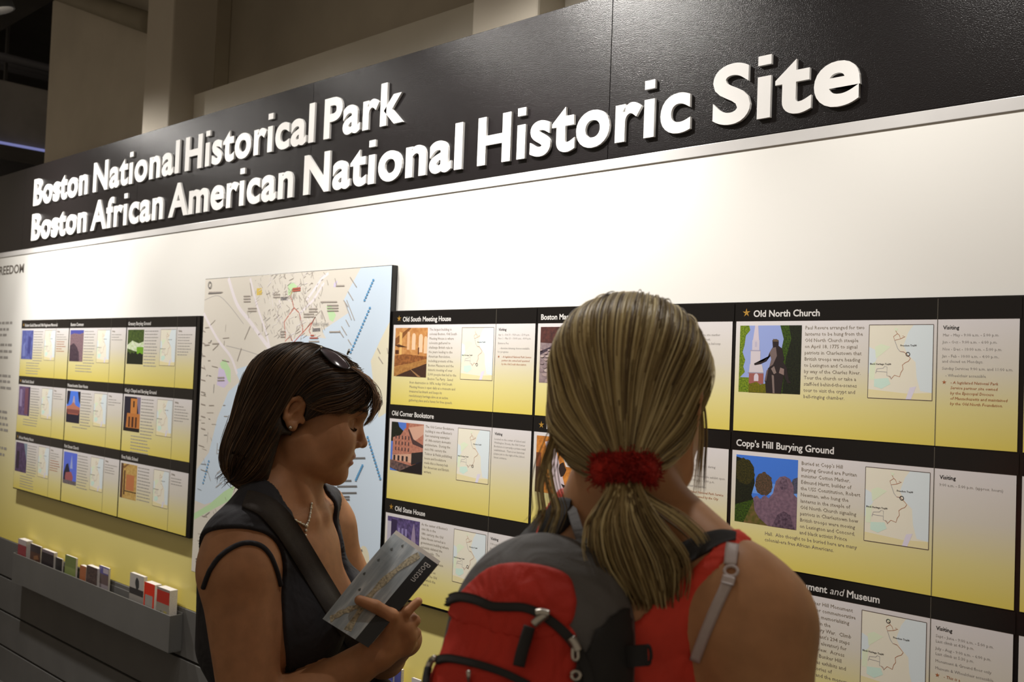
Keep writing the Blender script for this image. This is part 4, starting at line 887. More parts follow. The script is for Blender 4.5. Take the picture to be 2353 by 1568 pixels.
# arms
shR = T1.p(-.005, -.160, SHZ-.042); shL = T1.p(.0, .164, SHZ-.025)
elR = pix(585, 1690, 1.545); wrR = pix(868, 1500, 1.60)
F1.ell(shR+(0, 0, -.01), (.054, .052, .058), T1.A, .04)
F1.cone(shR+(0, 0, -.03), elR, .056, .046, .03); F1.cone(elR, elR*.62+wrR*.38, .045, .043, .02); F1.cone(elR*.62+wrR*.38, wrR, .043, .0275, .02)
elL = T1.p(.10, .235, SHZ-.29); wrL = pix(930, 1470, 1.72)
F1.ell(shL+(0, 0, -.01), (.054, .052, .060), T1.A, .03); F1.cone(shL+(0, 0, -.03), elL, .050, .040, .03); F1.cone(elL, wrL, .041, .026, .02)
def hand(F, wr, mcps, pips, tips, thumb, r=.0088, palm_r=.0135):
    for m in mcps: F.cone(wr, m, .0235, palm_r, .012)
    for i in range(3): F.cone(mcps[i], mcps[i+1], palm_r, palm_r, .010)
    for m, p, t, q in zip(mcps, pips, tips, (1, 1.03, .97, .84)):
        F.cone(m, p, r*1.12*q, r*1.02*q, .006); F.cone(p, t, r*1.02*q, r*.80*q, .003)
    F.cone(thumb[0], thumb[1], .0165, .0120, .012); F.cone(thumb[1], thumb[2], .0112, .0102, .005); F.cone(thumb[2], thumb[3], .0104, .0082, .003)
hand(F1, wrR, [pix(914, 1430, 1.60), pix(930, 1443, 1.605), pix(936, 1463, 1.61), pix(930, 1486, 1.615)],
     [pix(934, 1406, 1.597), pix(953, 1427, 1.612), pix(955, 1455, 1.618), pix(948, 1482, 1.622)],
     [pix(961, 1383, 1.605), pix(938, 1408, 1.640), pix(936, 1440, 1.650), pix(932, 1468, 1.650)],
     [pix(885, 1468, 1.592), pix(899, 1416, 1.583), pix(862, 1394, 1.573), pix(826, 1380, 1.566)])
hand(F1, wrL, [pix(905, 1425, 1.70), pix(915, 1440, 1.70), pix(925, 1455, 1.70), pix(930, 1470, 1.69)],
     [pix(880, 1400, 1.68), pix(885, 1415, 1.675), pix(890, 1430, 1.675), pix(895, 1445, 1.67)],
     [pix(862, 1372, 1.672), pix(866, 1390, 1.668), pix(872, 1405, 1.665), pix(880, 1420, 1.66)],
     [pix(925, 1440, 1.705), pix(920, 1410, 1.675), pix(912, 1396, 1.655), pix(903, 1386, 1.640)])
head_prims(F1, H1)
hb = (np.array(H1.o)-.16, np.array(H1.o)+.16); hb[0][2] = H1.o[2]-.155
mid = (pix(895, 1435, 1.63)); 
lo, hi = F1.bounds()
V, Q = multires(F1, lo-.03, hi+.03, .0075, [(hb[0], hb[1], .0024), (mid-(.105, .085, .10), mid+(.085, .105, .085), .0022)])
cen = H1.loc(V[Q].mean(1)); lips = (cen[:, 0] > .094) & (np.abs(cen[:, 1]) < .021) & ((np.abs(cen[:, 2]+.0405) < .0048) | (np.abs(cen[:, 2]+.0525) < .0055))
organic('body', V, Q, [M_skin1, M_lip], w1, lips.astype(int))
NECK1 = near(F1, T1.p(0, 0, SHZ-.06)-.2, T1.p(0, 0, SHZ+.02)+.2); NECK1.pr = NECK1.pr[:60]
# black top: deep V neck, wide armholes
ARM1 = Field(); ARM1.ell(shR+(0, 0, -.01), (.054, .052, .058), T1.A, .04); ARM1.cone(shR+(0, 0, -.03), elR, .056, .046, .03)
ARM1.ell(shL+(0, 0, -.01), (.054, .052, .060), T1.A, .03); ARM1.cone(shL+(0, 0, -.03), elL, .050, .040, .03)
TN1 = Field(); TN1.pr = NB1
def top1(X, Y, Z):
    f, l, z = T1.co(X, Y, Z); al = np.abs(l); z = z+0*f
    vee = np.where(f > .0, al-np.clip((z-(SHZ-.235))*.37, -.06, .085), al-np.clip((z-(SHZ-.035))*1.2, -.06, .085))
    g = (X.ravel(), Y.ravel(), Z.ravel())
    arm = ARM1.grid(*g, pad=.12)-TN1.grid(*g, pad=.12)-np.where(l < 0, .006, .022)      # where the arm is nearer than the trunk
    return np.maximum(np.maximum(-vee, -arm), .93-z)
CLO1 = Field(); CLO1.pr = NB1+ARM1.pr
lo, hi = TOR1.bounds(); V, Q = extract(CLO1, lo-.03, hi+.03, .0032, top1, .0062); organic('black_top', V, Q, M_black, w1)
lo, hi = LOW1.bounds()
V, Q = extract(LOW1, lo-.03, hi+.03, .011, lambda X, Y, Z: np.maximum(Z-.97, .07-Z)+0*X+0*Y, .008); organic('trousers', V, Q, M_jeans, w1)
for s in (-1, 1): shoe(T1, s, w1)
# thin under-strap over the near shoulder
P = F1.cast(catmull([(467, 1352), (482, 1312), (505, 1280), (535, 1258), (566, 1248), (598, 1254), (620, 1275), (634, 1306), (645, 1345)], 5), .001)
v, f = tube(P, .0042, 8); part('under_strap', v, f, M_black, w1, smooth=True)
# necklace and earring
P = F1.cast(catmull([(612, 1152), (640, 1172), (668, 1190), (690, 1202), (702, 1207), (709, 1198), (713, 1180), (716, 1158)], 6), .0015)
M_silver = mat('pale_silver', (0.62, 0.58, 0.50), 0.3, metal=0.9)
v, f = tube(P, .0016, 6); nk = part('necklace', v, f, M_silver, w1, smooth=True)
def ball(c, r, n=10):
    V, F = [], []
    for i in range(n//2+1):
        t = math.pi*i/(n//2)
        for j in range(n): a = 2*math.pi*j/n; V.append((c[0]+r*math.sin(t)*math.cos(a), c[1]+r*math.sin(t)*math.sin(a), c[2]+r*math.cos(t)))
    for i in range(n//2):
        for j in range(n): F.append((i*n+j, (i+1)*n+j, (i+1)*n+(j+1) % n, i*n+(j+1) % n))
    return np.array(V), F
it = []
for i in range(0, len(P), 3): it.append(ball(P[i], .0026, 8))
q = F1.cast([(703, 1209)], .002)[0]; it += [ball(q, .0042, 8), ball(q+(0, 0, -.008), .003, 8), ball(q+(0, 0, -.016), .0026, 8)]
V, F, M = merge(it); part('bead', V, F, M_silver, nk, smooth=True)['kind'] = 'stuff'
v, f = ball(F1.cast([(667, 983)], .002)[0], .0032, 10); part('earring', v, f, M_silver, w1, smooth=True)
# hair: a full bob
HV = Field()
E = lambda c, r, k=.03: HV.ell(H1.p(*c), r, H1.A, k)
E((-.014, 0, .048), (.104, .088, .087)); E((.045, 0, .062), (.062, .072, .056)); E((-.052, 0, -.025), (.068, .092, .088)); E((-.070, 0, -.082), (.050, .086, .048)); E((-.045, 0, -.100), (.048, .080, .040))
def face_cut(f, l, u):
    al = np.abs(l)
    face = np.sqrt(((f-.080)/.095)**2+((u+.05)/.080)**2)-1.0
    face = face*.08
    ear = (np.sqrt(((f+.018)/.021)**2+((al-.085)/.03)**2+((u-.008)/.031)**2)-1)*.02
    jaw = np.maximum(-(f+.012+(u+.03)*.16), u-.0)
    neck = np.maximum(u+.03, np.maximum(-(f+.03), al-.2))
    return np.minimum(np.minimum(face, ear), np.minimum(jaw, neck))
def hair_region(X, Y, Z):
    f, l, u = H1.co(X, Y, Z); return -face_cut(f, l, u)
M_hair1 = hair_mat('dark_brown_hair', [(0, (0.028, 0.015, 0.008)), (.5, (0.062, 0.034, 0.017)), (.85, (0.115, 0.063, 0.030)), (1, (0.20, 0.11, 0.05))])
M_scalp1 = mat('dark_brown_hair_base', (0.018, 0.010, 0.006), 0.6, var=0.3, scale=70, bump=0.5, bscale=200)
lo, hi = HV.bounds(); V, Q = extract(HV, lo-.03, hi+.03, .004, hair_region, -.003)
hr = organic('hair', V, Q, M_scalp1, w1)
def keep1(P):
    q = H1.loc(P); return face_cut(q[:, 0], q[:, 1], q[:, 2]) > .002
def flow1(P):
    q = H1.loc(P); f, l, u = q.T; s = np.sign(l)
    w = np.clip((f+.03)/.08, 0, 1)            # 1 at the front
    side = np.clip((np.abs(l)-.03)/.04, 0, 1)
    d = np.stack([-.25-.9*w*(u > .03), .35*s*(1-side), -1.0+.55*w], 1)
    fr = np.clip((f-.05)/.03, 0, 1)[:, None]; d = d*(1-fr)+fr*np.stack([-.55+0*f, .6*s, -.75+0*f], 1)
    curl = np.clip((-.07-u)/.05, 0, 1); d[:, 0] -= .3*curl; d[:, 2] += .15*curl
    return d@H1.A
n = 5600; seeds = surf_points(HV, n, lo-.02, hi+.02, keep1)
paths = comb(HV, seeds, flow1, 11, rng.uniform(.0045, .0115, n), np.abs(rng.normal(.0008, .0016, n)))
q = H1.loc(paths.reshape(-1, 3)); bad = (face_cut(*q.T).reshape(n, 11) < -.004).any(1)
strands_mesh('hair_strands', paths[~bad], rng.uniform(.0004, .0009, (~bad).sum()), M_hair1, hr)['kind'] = 'stuff'
# loose ends at the hem and a swept fringe
W = []
for i in range(110):
    l = rng.uniform(-.085, .085); a = H1.p(rng.uniform(-.100, -.03), l*.85, rng.uniform(-.115, -.09)); b = a+H1.p(-.01+rng.normal(0, .008), 0, -.022)-H1.o; c = b+H1.p(rng.normal(-.004, .006), rng.normal(0, .004), rng.uniform(-.014, -.002))-H1.o
    W.append(catmull([a, (a+b)/2, b, c], 4))
for i in range(150):
    l = -.02+rng.normal(0, .022); j = rng.normal(0, .004, 6); e = rng.uniform(.55, 1)
    pts = [(.055, .110), (.088, .098), (.108, .080), (.117+.004*rng.normal(), .058), (.114, .036), (.106, .018)]
    pts = pts[:6 if e > .8 else (5 if e > .68 else 4)]
    k = catmull([H1.p(p[0]+j[m]*.5, l*(1+.15*m), p[1]+j[m]*.5) for m, p in enumerate(pts)], 4); t = np.linspace(0, len(k)-1, 13); W.append(np.stack([np.interp(t, np.arange(len(k)), k[:, c]) for c in range(3)], 1))
for i in range(760):      # fringe lying over the forehead and temple, near side and far side
    s = -1 if i % 3 else 1; a0 = rng.uniform(.0, .07)
    pts = [(.045+a0*.4, s*.030, .116-a0*.25), (.072+a0*.25, s*.045, .085-a0*.1), (.082+a0*.05, s*.056, .054), (.060-a0*.1, s*.068, .030+.012*rng.random()), (.025, s*.077, .022+.012*rng.random()), (-.006, s*.081, .026+.01*rng.random())]
    j = rng.normal(0, .0028, (6, 3)); k = catmull([H1.p(*(np.array(p)+q)) for p, q in zip(pts, j)], 4); k = k[:int(len(k)*rng.uniform(.6, 1))]
    t = np.linspace(0, len(k)-1, 13); W.append(np.stack([np.interp(t, np.arange(len(k)), k[:, c]) for c in range(3)], 1))
strands_mesh('fringe', [x if len(x) == 13 else x[:13] for x in W], rng.uniform(.0004, .0008, len(W)), hair_mat('warm_brown_fringe', [(0, (0.045, 0.022, 0.011)), (.6, (0.11, 0.055, 0.024)), (1, (0.24, 0.12, 0.05))]), hr)['kind'] = 'stuff'
# eyebrows and lashes, rooted in the skin
HF1 = near(F1, H1.p(.09, 0, .02)-.05, H1.p(.09, 0, .02)+.05)
def root(P):
    P = np.array(P)
    for _ in range(4): P = P-HF1.pts(P)[:, None]*HF1.grad(P)
    return P
B = []
for s in (-1, 1):
    t = rng.random(90); P = root([H1.p(.106-.022*x*x, s*(.012+.036*x), .036+.006*math.sin(x*3)+rng.normal(0, .0014)) for x in t])
    for p in P: B.append(np.stack([p, p+H1.p(-.0015, s*.004, .0010)-H1.o, p+H1.p(-.004, s*.008, .0004)-H1.o]))
    t = np.linspace(0, 1, 46); P = root([H1.p(.090-.012*(x-.35)**2, s*(.0205+.0225*x), .0086-.0016*math.sin(x*3.1)) for x in t])
    for p in P: B.append(np.stack([p, p+H1.p(.0030, s*.0015, -.0016)-H1.o, p+H1.p(.0056, s*.0032, -.0012)-H1.o]))
    P = root([H1.p(.092-.012*(x-.35)**2, s*(.0205+.0225*x), .0205+.0012*math.sin(x*3.1)) for x in t[::2]])       # fold of the lid
    for p, q in zip(P[:-1], P[1:]): B.append(np.stack([p, (p+q)/2, q]))
strands_mesh('eyebrow', B, .0007, M_hair1, hr)['kind'] = 'stuff'

# sunglasses pushed up on the hair
sgp = [(735, 806), (742, 803), (756, 806), (775, 816), (793, 832), (802, 846), (798, 851), (782, 847), (765, 838), (750, 824)]
c0 = H1.p(.050, 0, .136)
sg = thing('sunglasses', tuple(H1.p(.050, 0, .13)), 'dark framed sunglasses pushed up on the brown hair', 'sunglasses')
M_frame = mat('dark_metal_frame', (0.02, 0.016, 0.016), 0.25, metal=0.4); M_lens = mat('tinted_lens', (0.16, 0.12, 0.13), 0.05, metal=0.6, spec=0.9, coat=1.0)
sx_ = nrm(H1.p(.62, 0, -.42)-H1.o); sup = nrm(np.cross(H1.l, sx_)); sup = sup if sup@H1.u > 0 else -sup     # lens plane lies back along the crown
for s in (-1, 1):
    ring = HV.cast(catmull(sgp, 3, True), .007)
    if s > 0: q = H1.loc(ring); ring = np.array([H1.p(x[0], -x[1], x[2]-.012) for x in q])[::-1]
    cc = ring.mean(0); nn = HV.grad([cc])[0]; ring = ring+nn*.002; cc = cc+nn*.004
    v, f = tube(ring, .0017, 6, True); part('frame', v, f, M_frame, sg, smooth=True)
    V = np.concatenate([ring+nn*.0004, [cc+nn*.0052], ring-nn*.0008, [cc+nn*.0032]]); m = len(ring)
    F = [(i, (i+1) % m, m) for i in range(m)]+[(m+1+(i+1) % m, m+1+i, 2*m+1) for i in range(m)]
    part('lens', V, F, M_lens, sg, smooth=True)
    t0 = ring[np.argmin(H1.loc(ring)[:, 0]-.3*H1.loc(ring)[:, 2])]
    v, f = tube(catmull([t0, t0+H1.p(-.010, s*.010, -.016)-H1.o, t0+H1.p(-.030, s*.024, -.050)-H1.o, t0+H1.p(-.045, s*.026, -.080)-H1.o], 5), .0022, 6); part('temple', v, f, M_frame, sg, smooth=True)
    v, f = ball(t0+nn*.003, .0022, 8); part('hinge', v, f, M_silver, sg, smooth=True)
v, f = tube(catmull([H1.p(.046, -.030, .137), H1.p(.046, 0, .144), H1.p(.046, .030, .137)], 4), .0018, 6); part('bridge', v, f, M_frame, sg, smooth=True)

# shoulder bag: strap across the chest, bag at the far hip
bag = thing('shoulder_bag', tuple(T1.p(.02, .235, .80)), 'dark brown bag strap crossing the chest of the woman in black', 'bag')
M_strap = mat('dark_brown_webbing', (0.022, 0.015, 0.011), 0.8, var=0.15, scale=60, bump=0.4, bscale=900)
cl = catmull([(566, 1148), (610, 1166), (652, 1208), (694, 1272), (736, 1342), (780, 1414), (830, 1490)], 5)
Tn = np.gradient(cl, axis=0); Tn /= np.linalg.norm(Tn, axis=1)[:, None]; Nn = np.stack([Tn[:, 1], -Tn[:, 0]], 1)
SB = CLO1
hw = np.interp(np.arange(len(cl)), [0, 8, len(cl)-1], [20, 27, 24])
Ls = [SB.cast(cl+Nn*hw[:, None]*k, .0075) for k in (-1, -.33, .33, 1)]
back = [T1.p(-.05, -.075, SHZ+.055), T1.p(-.10, -.03, SHZ-.06), T1.p(-.125, .06, SHZ-.25), T1.p(-.09, .20, SHZ-.40), T1.p(-.02, .25, SHZ-.46)]
G = np.stack(Ls, 1)           # (n,4,3)
wd = G[0, 3]-G[0, 0]
G = np.concatenate([np.array([[b+wd*t for t in (-.5, -.17, .17, .5)] for b in back[::-1]]), G])
n = len(G); nl = np.cross(G[:, 3]-G[:, 0], np.gradient(G.mean(1), axis=0)); nl /= np.linalg.norm(nl, axis=1)[:, None]+1e-9
V = np.concatenate([G.reshape(-1, 3), (G-nl[:, None]*.0022).reshape(-1, 3)]); F = []
for i in range(n-1):
    for j in range(3): F += [(i*4+j, i*4+j+1, i*4+5+j, i*4+4+j), tuple(4*n+x for x in (i*4+4+j, i*4+5+j, i*4+j+1, i*4+j))]
    for j in (0, 3): F.append((i*4+j, i*4+4+j, 4*n+i*4+4+j, 4*n+i*4+j))
part('strap', V, F, M_strap, bag, smooth=True)
fb = Field(); fb.ell(T1.p(.02, .255, .90), (.13, .05, .11), T1.A, .02); lo, hi = fb.bounds(); V, Q = extract(fb, lo-.02, hi+.02, .010); organic('pouch', V, Q, M_strap, bag)

# brochure in her hand
A_, B_, C_, E_ = pix(904, 1226, 1.66), pix(1006, 1298, 1.645), pix(846, 1489, 1.54), pix(741, 1424, 1.56)
br = thing('held_brochure', tuple((A_+B_+C_+E_)/4), 'folded grey brochure with black band held by the woman in black', 'brochure')
nu, nv = 10, 16; bn = nrm(np.cross(B_-A_, E_-A_)); bn = bn if bn@CF < 0 else -bn
def bp(u, v, d=0.0): # u across (0 grey edge .. 1 black edge), v along from the top end
    p = (A_*(1-u)+B_*u)*(1-v)+(E_*(1-u)+C_*u)*v
    return p + bn*(d + .012*(1-u)*math.sin(v*math.pi)*0.9 + .010*(v-.7)*(v > .7)*(1-u)) 
def sheet(u0, u1, v0, v1, d, th, m, name, mats=None):
    V, F = [], []; us = np.linspace(u0, u1, nu); vs = np.linspace(v0, v1, nv)
    for dd in (d, d-th):
        for v in vs:
            for u in us: V.append(bp(u, v, dd))
    o = nu*nv
    for j in range(nv-1):
        for i in range(nu-1):
            q = (j*nu+i, j*nu+i+1, (j+1)*nu+i+1, (j+1)*nu+i); F += [q, tuple(o+x for x in q[::-1])]
    for j in range(nv-1): F += [(j*nu, (j+1)*nu, o+(j+1)*nu, o+j*nu), (j*nu+nu-1, o+j*nu+nu-1, o+(j+1)*nu+nu-1, (j+1)*nu+nu-1)]
    for i in range(nu-1): F += [(i, o+i, o+i+1, i+1), ((nv-1)*nu+i, (nv-1)*nu+i+1, o+(nv-1)*nu+i+1, o+(nv-1)*nu+i)]
    return part(name, V, F, m, br, smooth=False)
M_map = bpy.data.materials.new('aerial_cover_print'); M_map.use_nodes = True
nt = M_map.node_tree; b = nt.nodes['Principled BSDF']; b.inputs['Roughness'].default_value = .35
tc = nt.nodes.new('ShaderNodeTexCoord'); nz = nt.nodes.new('ShaderNodeTexNoise'); nz.inputs['Scale'].default_value = 38; nz.inputs['Detail'].default_value = 6
rp = nt.nodes.new('ShaderNodeValToRGB'); els = rp.color_ramp.elements
for e, (p, c) in zip([els[0], els[1], els.new(.5)], [(.3, (.17, .20, .22)), (.72, (.40, .42, .42)), (.5, (.27, .30, .32))]): e.position = p; e.color = (*c, 1)
ld = nrm(E_-A_); ad = nrm(B_-A_); cx = nt.nodes.new('ShaderNodeCombineXYZ')
for k_, (v_, s_) in enumerate(((ld, .12), (ad, 1.0))):
    vm = nt.nodes.new('ShaderNodeVectorMath'); vm.operation = 'DOT_PRODUCT'; vm.inputs[1].default_value = tuple(v_*s_); nt.links.new(tc.outputs['Object'], vm.inputs[0]); nt.links.new(vm.outputs['Value'], cx.inputs[k_])
nt.links.new(cx.outputs[0], nz.inputs[0]); nz.inputs['Scale'].default_value = 75; nt.links.new(nz.outputs['Fac'], rp.inputs[0]); nt.links.new(rp.outputs[0], b.inputs['Base Color'])
sheet(0, .72, 0, 1, 0, .0006, M_map, 'cover_print'); sheet(.72, 1, 0, 1, 0, .0006, mat('black_cover_band', (0.008, 0.007, 0.007), .3), 'cover_band')
M_fold = mat('cream_page', (0.48, 0.44, 0.40), 0.7)
for i in range(6): sheet(.0+.004*i, .995-.012*(i % 2), -.045+.012*(i % 3), .97-.01*i, -.0012-.0021*i, .0012, M_fold if i % 3 != 2 else mat('dark_page', (0.10, 0.08, 0.075), .6), 'folded_page')
M_rubble = mat('town_print', (0.16, 0.14, 0.09), 0.5, rgb2=(0.42, 0.36, 0.24), scale=260)
def strip(path, w, d, m, name):
    V, F = [], []
    pts = catmull(path, 6); tn = np.gradient(pts, axis=0); tn /= np.linalg.norm(tn, axis=1)[:, None]
    for p, t, k in zip(pts, tn, np.linspace(0, 9, len(pts))):
        ww = w*(1+.25*math.sin(k*2.3)); V += [bp(p[0]-t[1]*ww, p[1]+t[0]*ww*.5, d), bp(p[0]+t[1]*ww, p[1]-t[0]*ww*.5, d)]
    F = [(2*i, 2*i+1, 2*i+3, 2*i+2) for i in range(len(pts)-1)]
    return V, F
v1 = strip([(.62, .03), (.50, .25), (.44, .45), (.42, .62), (.45, .78), (.50, .97)], .055, .0006, None, '')
v2 = strip([(.12, .97), (.22, .86), (.38, .74)], .05, .0008, None, '')
V, F, M = merge([v1, v2]); part('town_picture', V, F, M_rubble, br)
it = []
for i, (u, v) in enumerate([(.12, .3), (.17, .14), (.08, .48), (.2, .62), (.28, .05), (.3, .8)]):
    it.append(([bp(u+.02*math.cos(t)*(1+.4*math.sin(3*t)), v+.014*math.sin(t), .0007) for t in np.linspace(0, 2*np.pi, 9, endpoint=False)], [tuple(range(9))]))
V, F, M = merge(it); part('island_print', V, F, mat('dark_island_ink', (0.05, 0.055, 0.05), .5), br)['kind'] = 'stuff'
v, f, w = line_geo('Boston', 0.0, 3); s = .060/cap(0); hgt = .13
# title reads from the top end downwards, letters' tops towards the band's free edge
P = [bp(.795+q[1]/cap(0)*.125, .045+q[0]/w*.235, .0007) for q in v]
part('title', P, f, mat('grey_title_ink', (0.32, 0.30, 0.28), .5), br)
# ------------------------------------------------------------------ woman with the ponytail (right), seen from behind
o2 = pix(1449, 945, 1.15); hbear = math.radians(-22)
hf = np.array([math.sin(hbear), math.cos(hbear), 0]); bow = math.radians(9)
H2 = Frame(o2, math.cos(bow)*hf-math.sin(bow)*UPZ, np.cross(UPZ, hf), math.cos(bow)*UPZ+math.sin(bow)*hf)
b0 = pix(1450, 1238, 1.135); bb = math.radians(5); bf2 = np.array([math.sin(bb), math.cos(bb), 0])
T2 = Frame((b0[0], b0[1], 0), bf2, np.cross(UPZ, bf2), UPZ)
w2 = thing('person', (T2.o[0], T2.o[1], 0), 'woman with blonde ponytail and red tank top seen from behind', 'person')
S2 = b0[2]-.01
F2 = Field(); TOR2 = Field(); torso(TOR2, T2, S2, 1.0, .055, drop=.035)
F2.pr += TOR2.pr
LOW2 = Field(); legs(F2, T2, LOW2, 0)
F2.cone(T2.p(-.015, 0, S2+.0), H2.p(-.012, 0, -.05), .060, .054, .03); F2.cone(T2.p(.03, 0, S2+.02), H2.p(.03, 0, -.075), .034, .036, .025)
sR, sL = T2.p(.0, -.172, S2-.036), T2.p(.025, .130, S2-.085)
for s, e, w in ((sR, T2.p(-.01, -.225, S2-.31), T2.p(.20, -.16, S2-.36)), (sL, T2.p(.02, .20, S2-.30), T2.p(.22, .10, S2-.24))):
    F2.ell(s+(0, 0, -.008), (.060, .056, .060), T2.A, .035); F2.cone(s+(0, 0, -.03), e, .054, .043, .035); F2.cone(e, e*.6+w*.4, .042, .041, .02); F2.cone(e*.6+w*.4, w, .041, .026, .02)
    d = nrm(w-e); sd = T2.l;
    mc = [w+d*.08+sd*k for k in (-.027, -.009, .009, .027)]
    hand(F2, w, mc, [m+d*.03+np.array((0, 0, -.018)) for m in mc], [m+d*.03+np.array((0, 0, -.05)) for m in mc], [w+d*.02-sd*.02, w+d*.05-sd*.035, w+d*.075-sd*.035, w+d*.095-sd*.03])
for s in (-1, 1): F2.cone(T2.p(-.088, s*.075, S2-.05), T2.p(-.092, s*.105, S2-.16), .018, .020, .03)      # shoulder blades
SK2 = near(F2, T2.p(0, 0, S2-.2)-.3, T2.p(0, 0, S2)+.3); SK2.pr = [p for p in SK2.pr if np.max(p[3]-p[2]) > .06]
head_prims(F2, H2, 1.04)
lo, hi = F2.bounds()
V, Q = multires(F2, lo-.03, hi+.03, .007, [(H2.o-.16, H2.o+.16, .0032)])
cen = H2.loc(V[Q].mean(1))/1.04; lips = (cen[:, 0] > .094) & (np.abs(cen[:, 1]) < .021) & ((np.abs(cen[:, 2]+.0405) < .0048) | (np.abs(cen[:, 2]+.0525) < .0055))
organic('body', V, Q, [M_skin2, M_lip], w2, lips.astype(int))
def backpoly(px):
    """photo pixels -> (left, up) where they meet her back"""
    q = T2.loc(SK2.cast(px)); return [(a[1], a[2]) for a in q]
M_red = mat('coral_red_jersey', (0.78, 0.055, 0.030), 0.75, wrinkle=0.5, var=0.10, scale=25, bump=0.25, bscale=800)
ar = backpoly([(1706, 1240), (1692, 1266), (1640, 1330), (1600, 1398), (1583, 1452), (1592, 1512), (1640, 1566), (1700, 1620)])
nk2 = backpoly([(1640, 1262), (1600, 1300), (1540, 1352), (1480, 1418), (1430, 1452)])
zb = .93
neck = [(-nk2[-1][0]*0+.06, nk2[-1][1]+.03)]
polyR = ar + [(ar[-1][0], zb-.1), (.19, zb-.1), (.165, S2-.20), (.10, S2-.13), (.085, S2-.02), (.095, S2+.06), (.055, S2+.06), (.045, nk2[-1][1]+.04), (.0, nk2[-1][1]-.005)] + nk2[::-1] + [(nk2[0][0], S2+.08), (ar[0][0], S2+.08)]
def red_region(X, Y, Z):
    f, l, z = T2.co(X, Y, Z); z = z+0*f; l = l+0*f
    bk = poly_sd(l, z, polyR)
    al = np.abs(l); vee = al-np.clip((z-(S2-.15))*.6, -.05, .085)
    arm = np.maximum(np.sqrt((f/.8)**2+((z-(S2-.055)))**2)-.088, .112-al)
    fr = np.maximum(-vee, -arm)
    return np.maximum(np.where(f < .0, bk, np.maximum(fr, np.where(f < .03, bk, -1))), zb-z)
lo, hi = TOR2.bounds(); 
CL2 = Field(); CL2.pr += [p for p in F2.pr[:len(TOR2.pr)]]
for s in (-1, 1): CL2.cone(T2.p(-.088, s*.075, S2-.05), T2.p(-.092, s*.105, S2-.16), .018, .020, .03)
V, Q = extract(CL2, lo-.02, hi+.03, .0042, red_region, .0045); organic('red_tank_top', V, Q, M_red, w2)
lo, hi = LOW2.bounds()
V, Q = extract(LOW2, lo-.03, hi+.03, .011, lambda X, Y, Z: np.maximum(Z-.97, .07-Z)+0*X+0*Y, .008); organic('trousers', V, Q, M_jeans, w2)
for s in (-1, 1): shoe(T2, s, w2)
# black under top: a band over the shoulders, seen beside the neck
NK = Field(); NK.pr += F2.pr
M_char = mat('charcoal_jersey', (0.030, 0.028, 0.028), 0.9, var=0.15, scale=40, bump=0.3, bscale=900)
def band(px, hw, off, th, m, name, parent, fld=None, wpx=None, closed_back=None):
    fld = fld or SK2; c = catmull(px, 5); t = np.gradient(c, axis=0); t /= np.linalg.norm(t, axis=1)[:, None]; nn = np.stack([t[:, 1], -t[:, 0]], 1)
    hw = np.interp(np.linspace(0, 1, len(c)), np.linspace(0, 1, len(np.atleast_1d(hw))), np.atleast_1d(hw))
    n = len(c); G = fld.cast(np.concatenate([c+nn*hw[:, None]*k for k in (-1, -.5, 0, .5, 1)]), off).reshape(5, n, 3).transpose(1, 0, 2)
    N = fld.grad(G.reshape(-1, 3)).reshape(n, 5, 3); V = np.concatenate([(G+N*th).reshape(-1, 3), (G-N*th*.6).reshape(-1, 3)]); F = []; o = n*5
    for i in range(n-1):
        for j in range(4): F += [(i*5+j, i*5+j+1, i*5+6+j, i*5+5+j), tuple(o+x for x in (i*5+5+j, i*5+6+j, i*5+j+1, i*5+j))]
        for j in (0, 4): F.append((i*5+j, i*5+5+j, o+i*5+5+j, o+i*5+j))
    for i in (0, n-1): F.append(tuple(i*5+j for j in range(5))+tuple(o+i*5+j for j in range(4, -1, -1)))
    return part(name, V, F, m, parent, smooth=True)
band([(1690, 1236), (1655, 1238), (1615, 1252), (1570, 1276), (1525, 1304)], [8, 16, 22, 24, 20], .0008, .0035, M_char, 'black_under_top', w2)
band([(1196, 1256), (1222, 1232), (1250, 1212), (1280, 1196), (1306, 1182)], [22, 30, 34, 30, 18], .0008, .0035, M_char, 'black_under_top', w2)
# white bra strap with ring and slider over the right shoulder blade
M_bra = mat('white_satin_elastic', (0.55, 0.47, 0.46), 0.45, var=0.06, scale=60, bump=0.2, bscale=500)
band([(1684, 1250), (1681, 1268), (1678, 1298)], [15, 15, 14], .0035, .0014, M_bra, 'bra_strap', w2)
band([(1674, 1335), (1660, 1366), (1640, 1410), (1618, 1462), (1596, 1520)], [13, 12, 12, 12, 12], .0012, .0014, M_bra, 'bra_strap', w2)
c = SK2.cast([(1680, 1313)], .003)[0]; n_ = SK2.grad([c])[0]; uu = nrm(np.cross(n_, UPZ)); vv = np.cross(uu, n_)
v, f = tube([c+uu*.0065*math.cos(t)+vv*.0055*math.sin(t) for t in np.linspace(0, 2*np.pi, 18, endpoint=False)], .0017, 8, True); part('strap_ring', v, f, M_bra, w2, smooth=True)
band([(1688, 1338), (1660, 1330)], [9, 9], .0035, .0018, M_bra, 'strap_slider', w2)

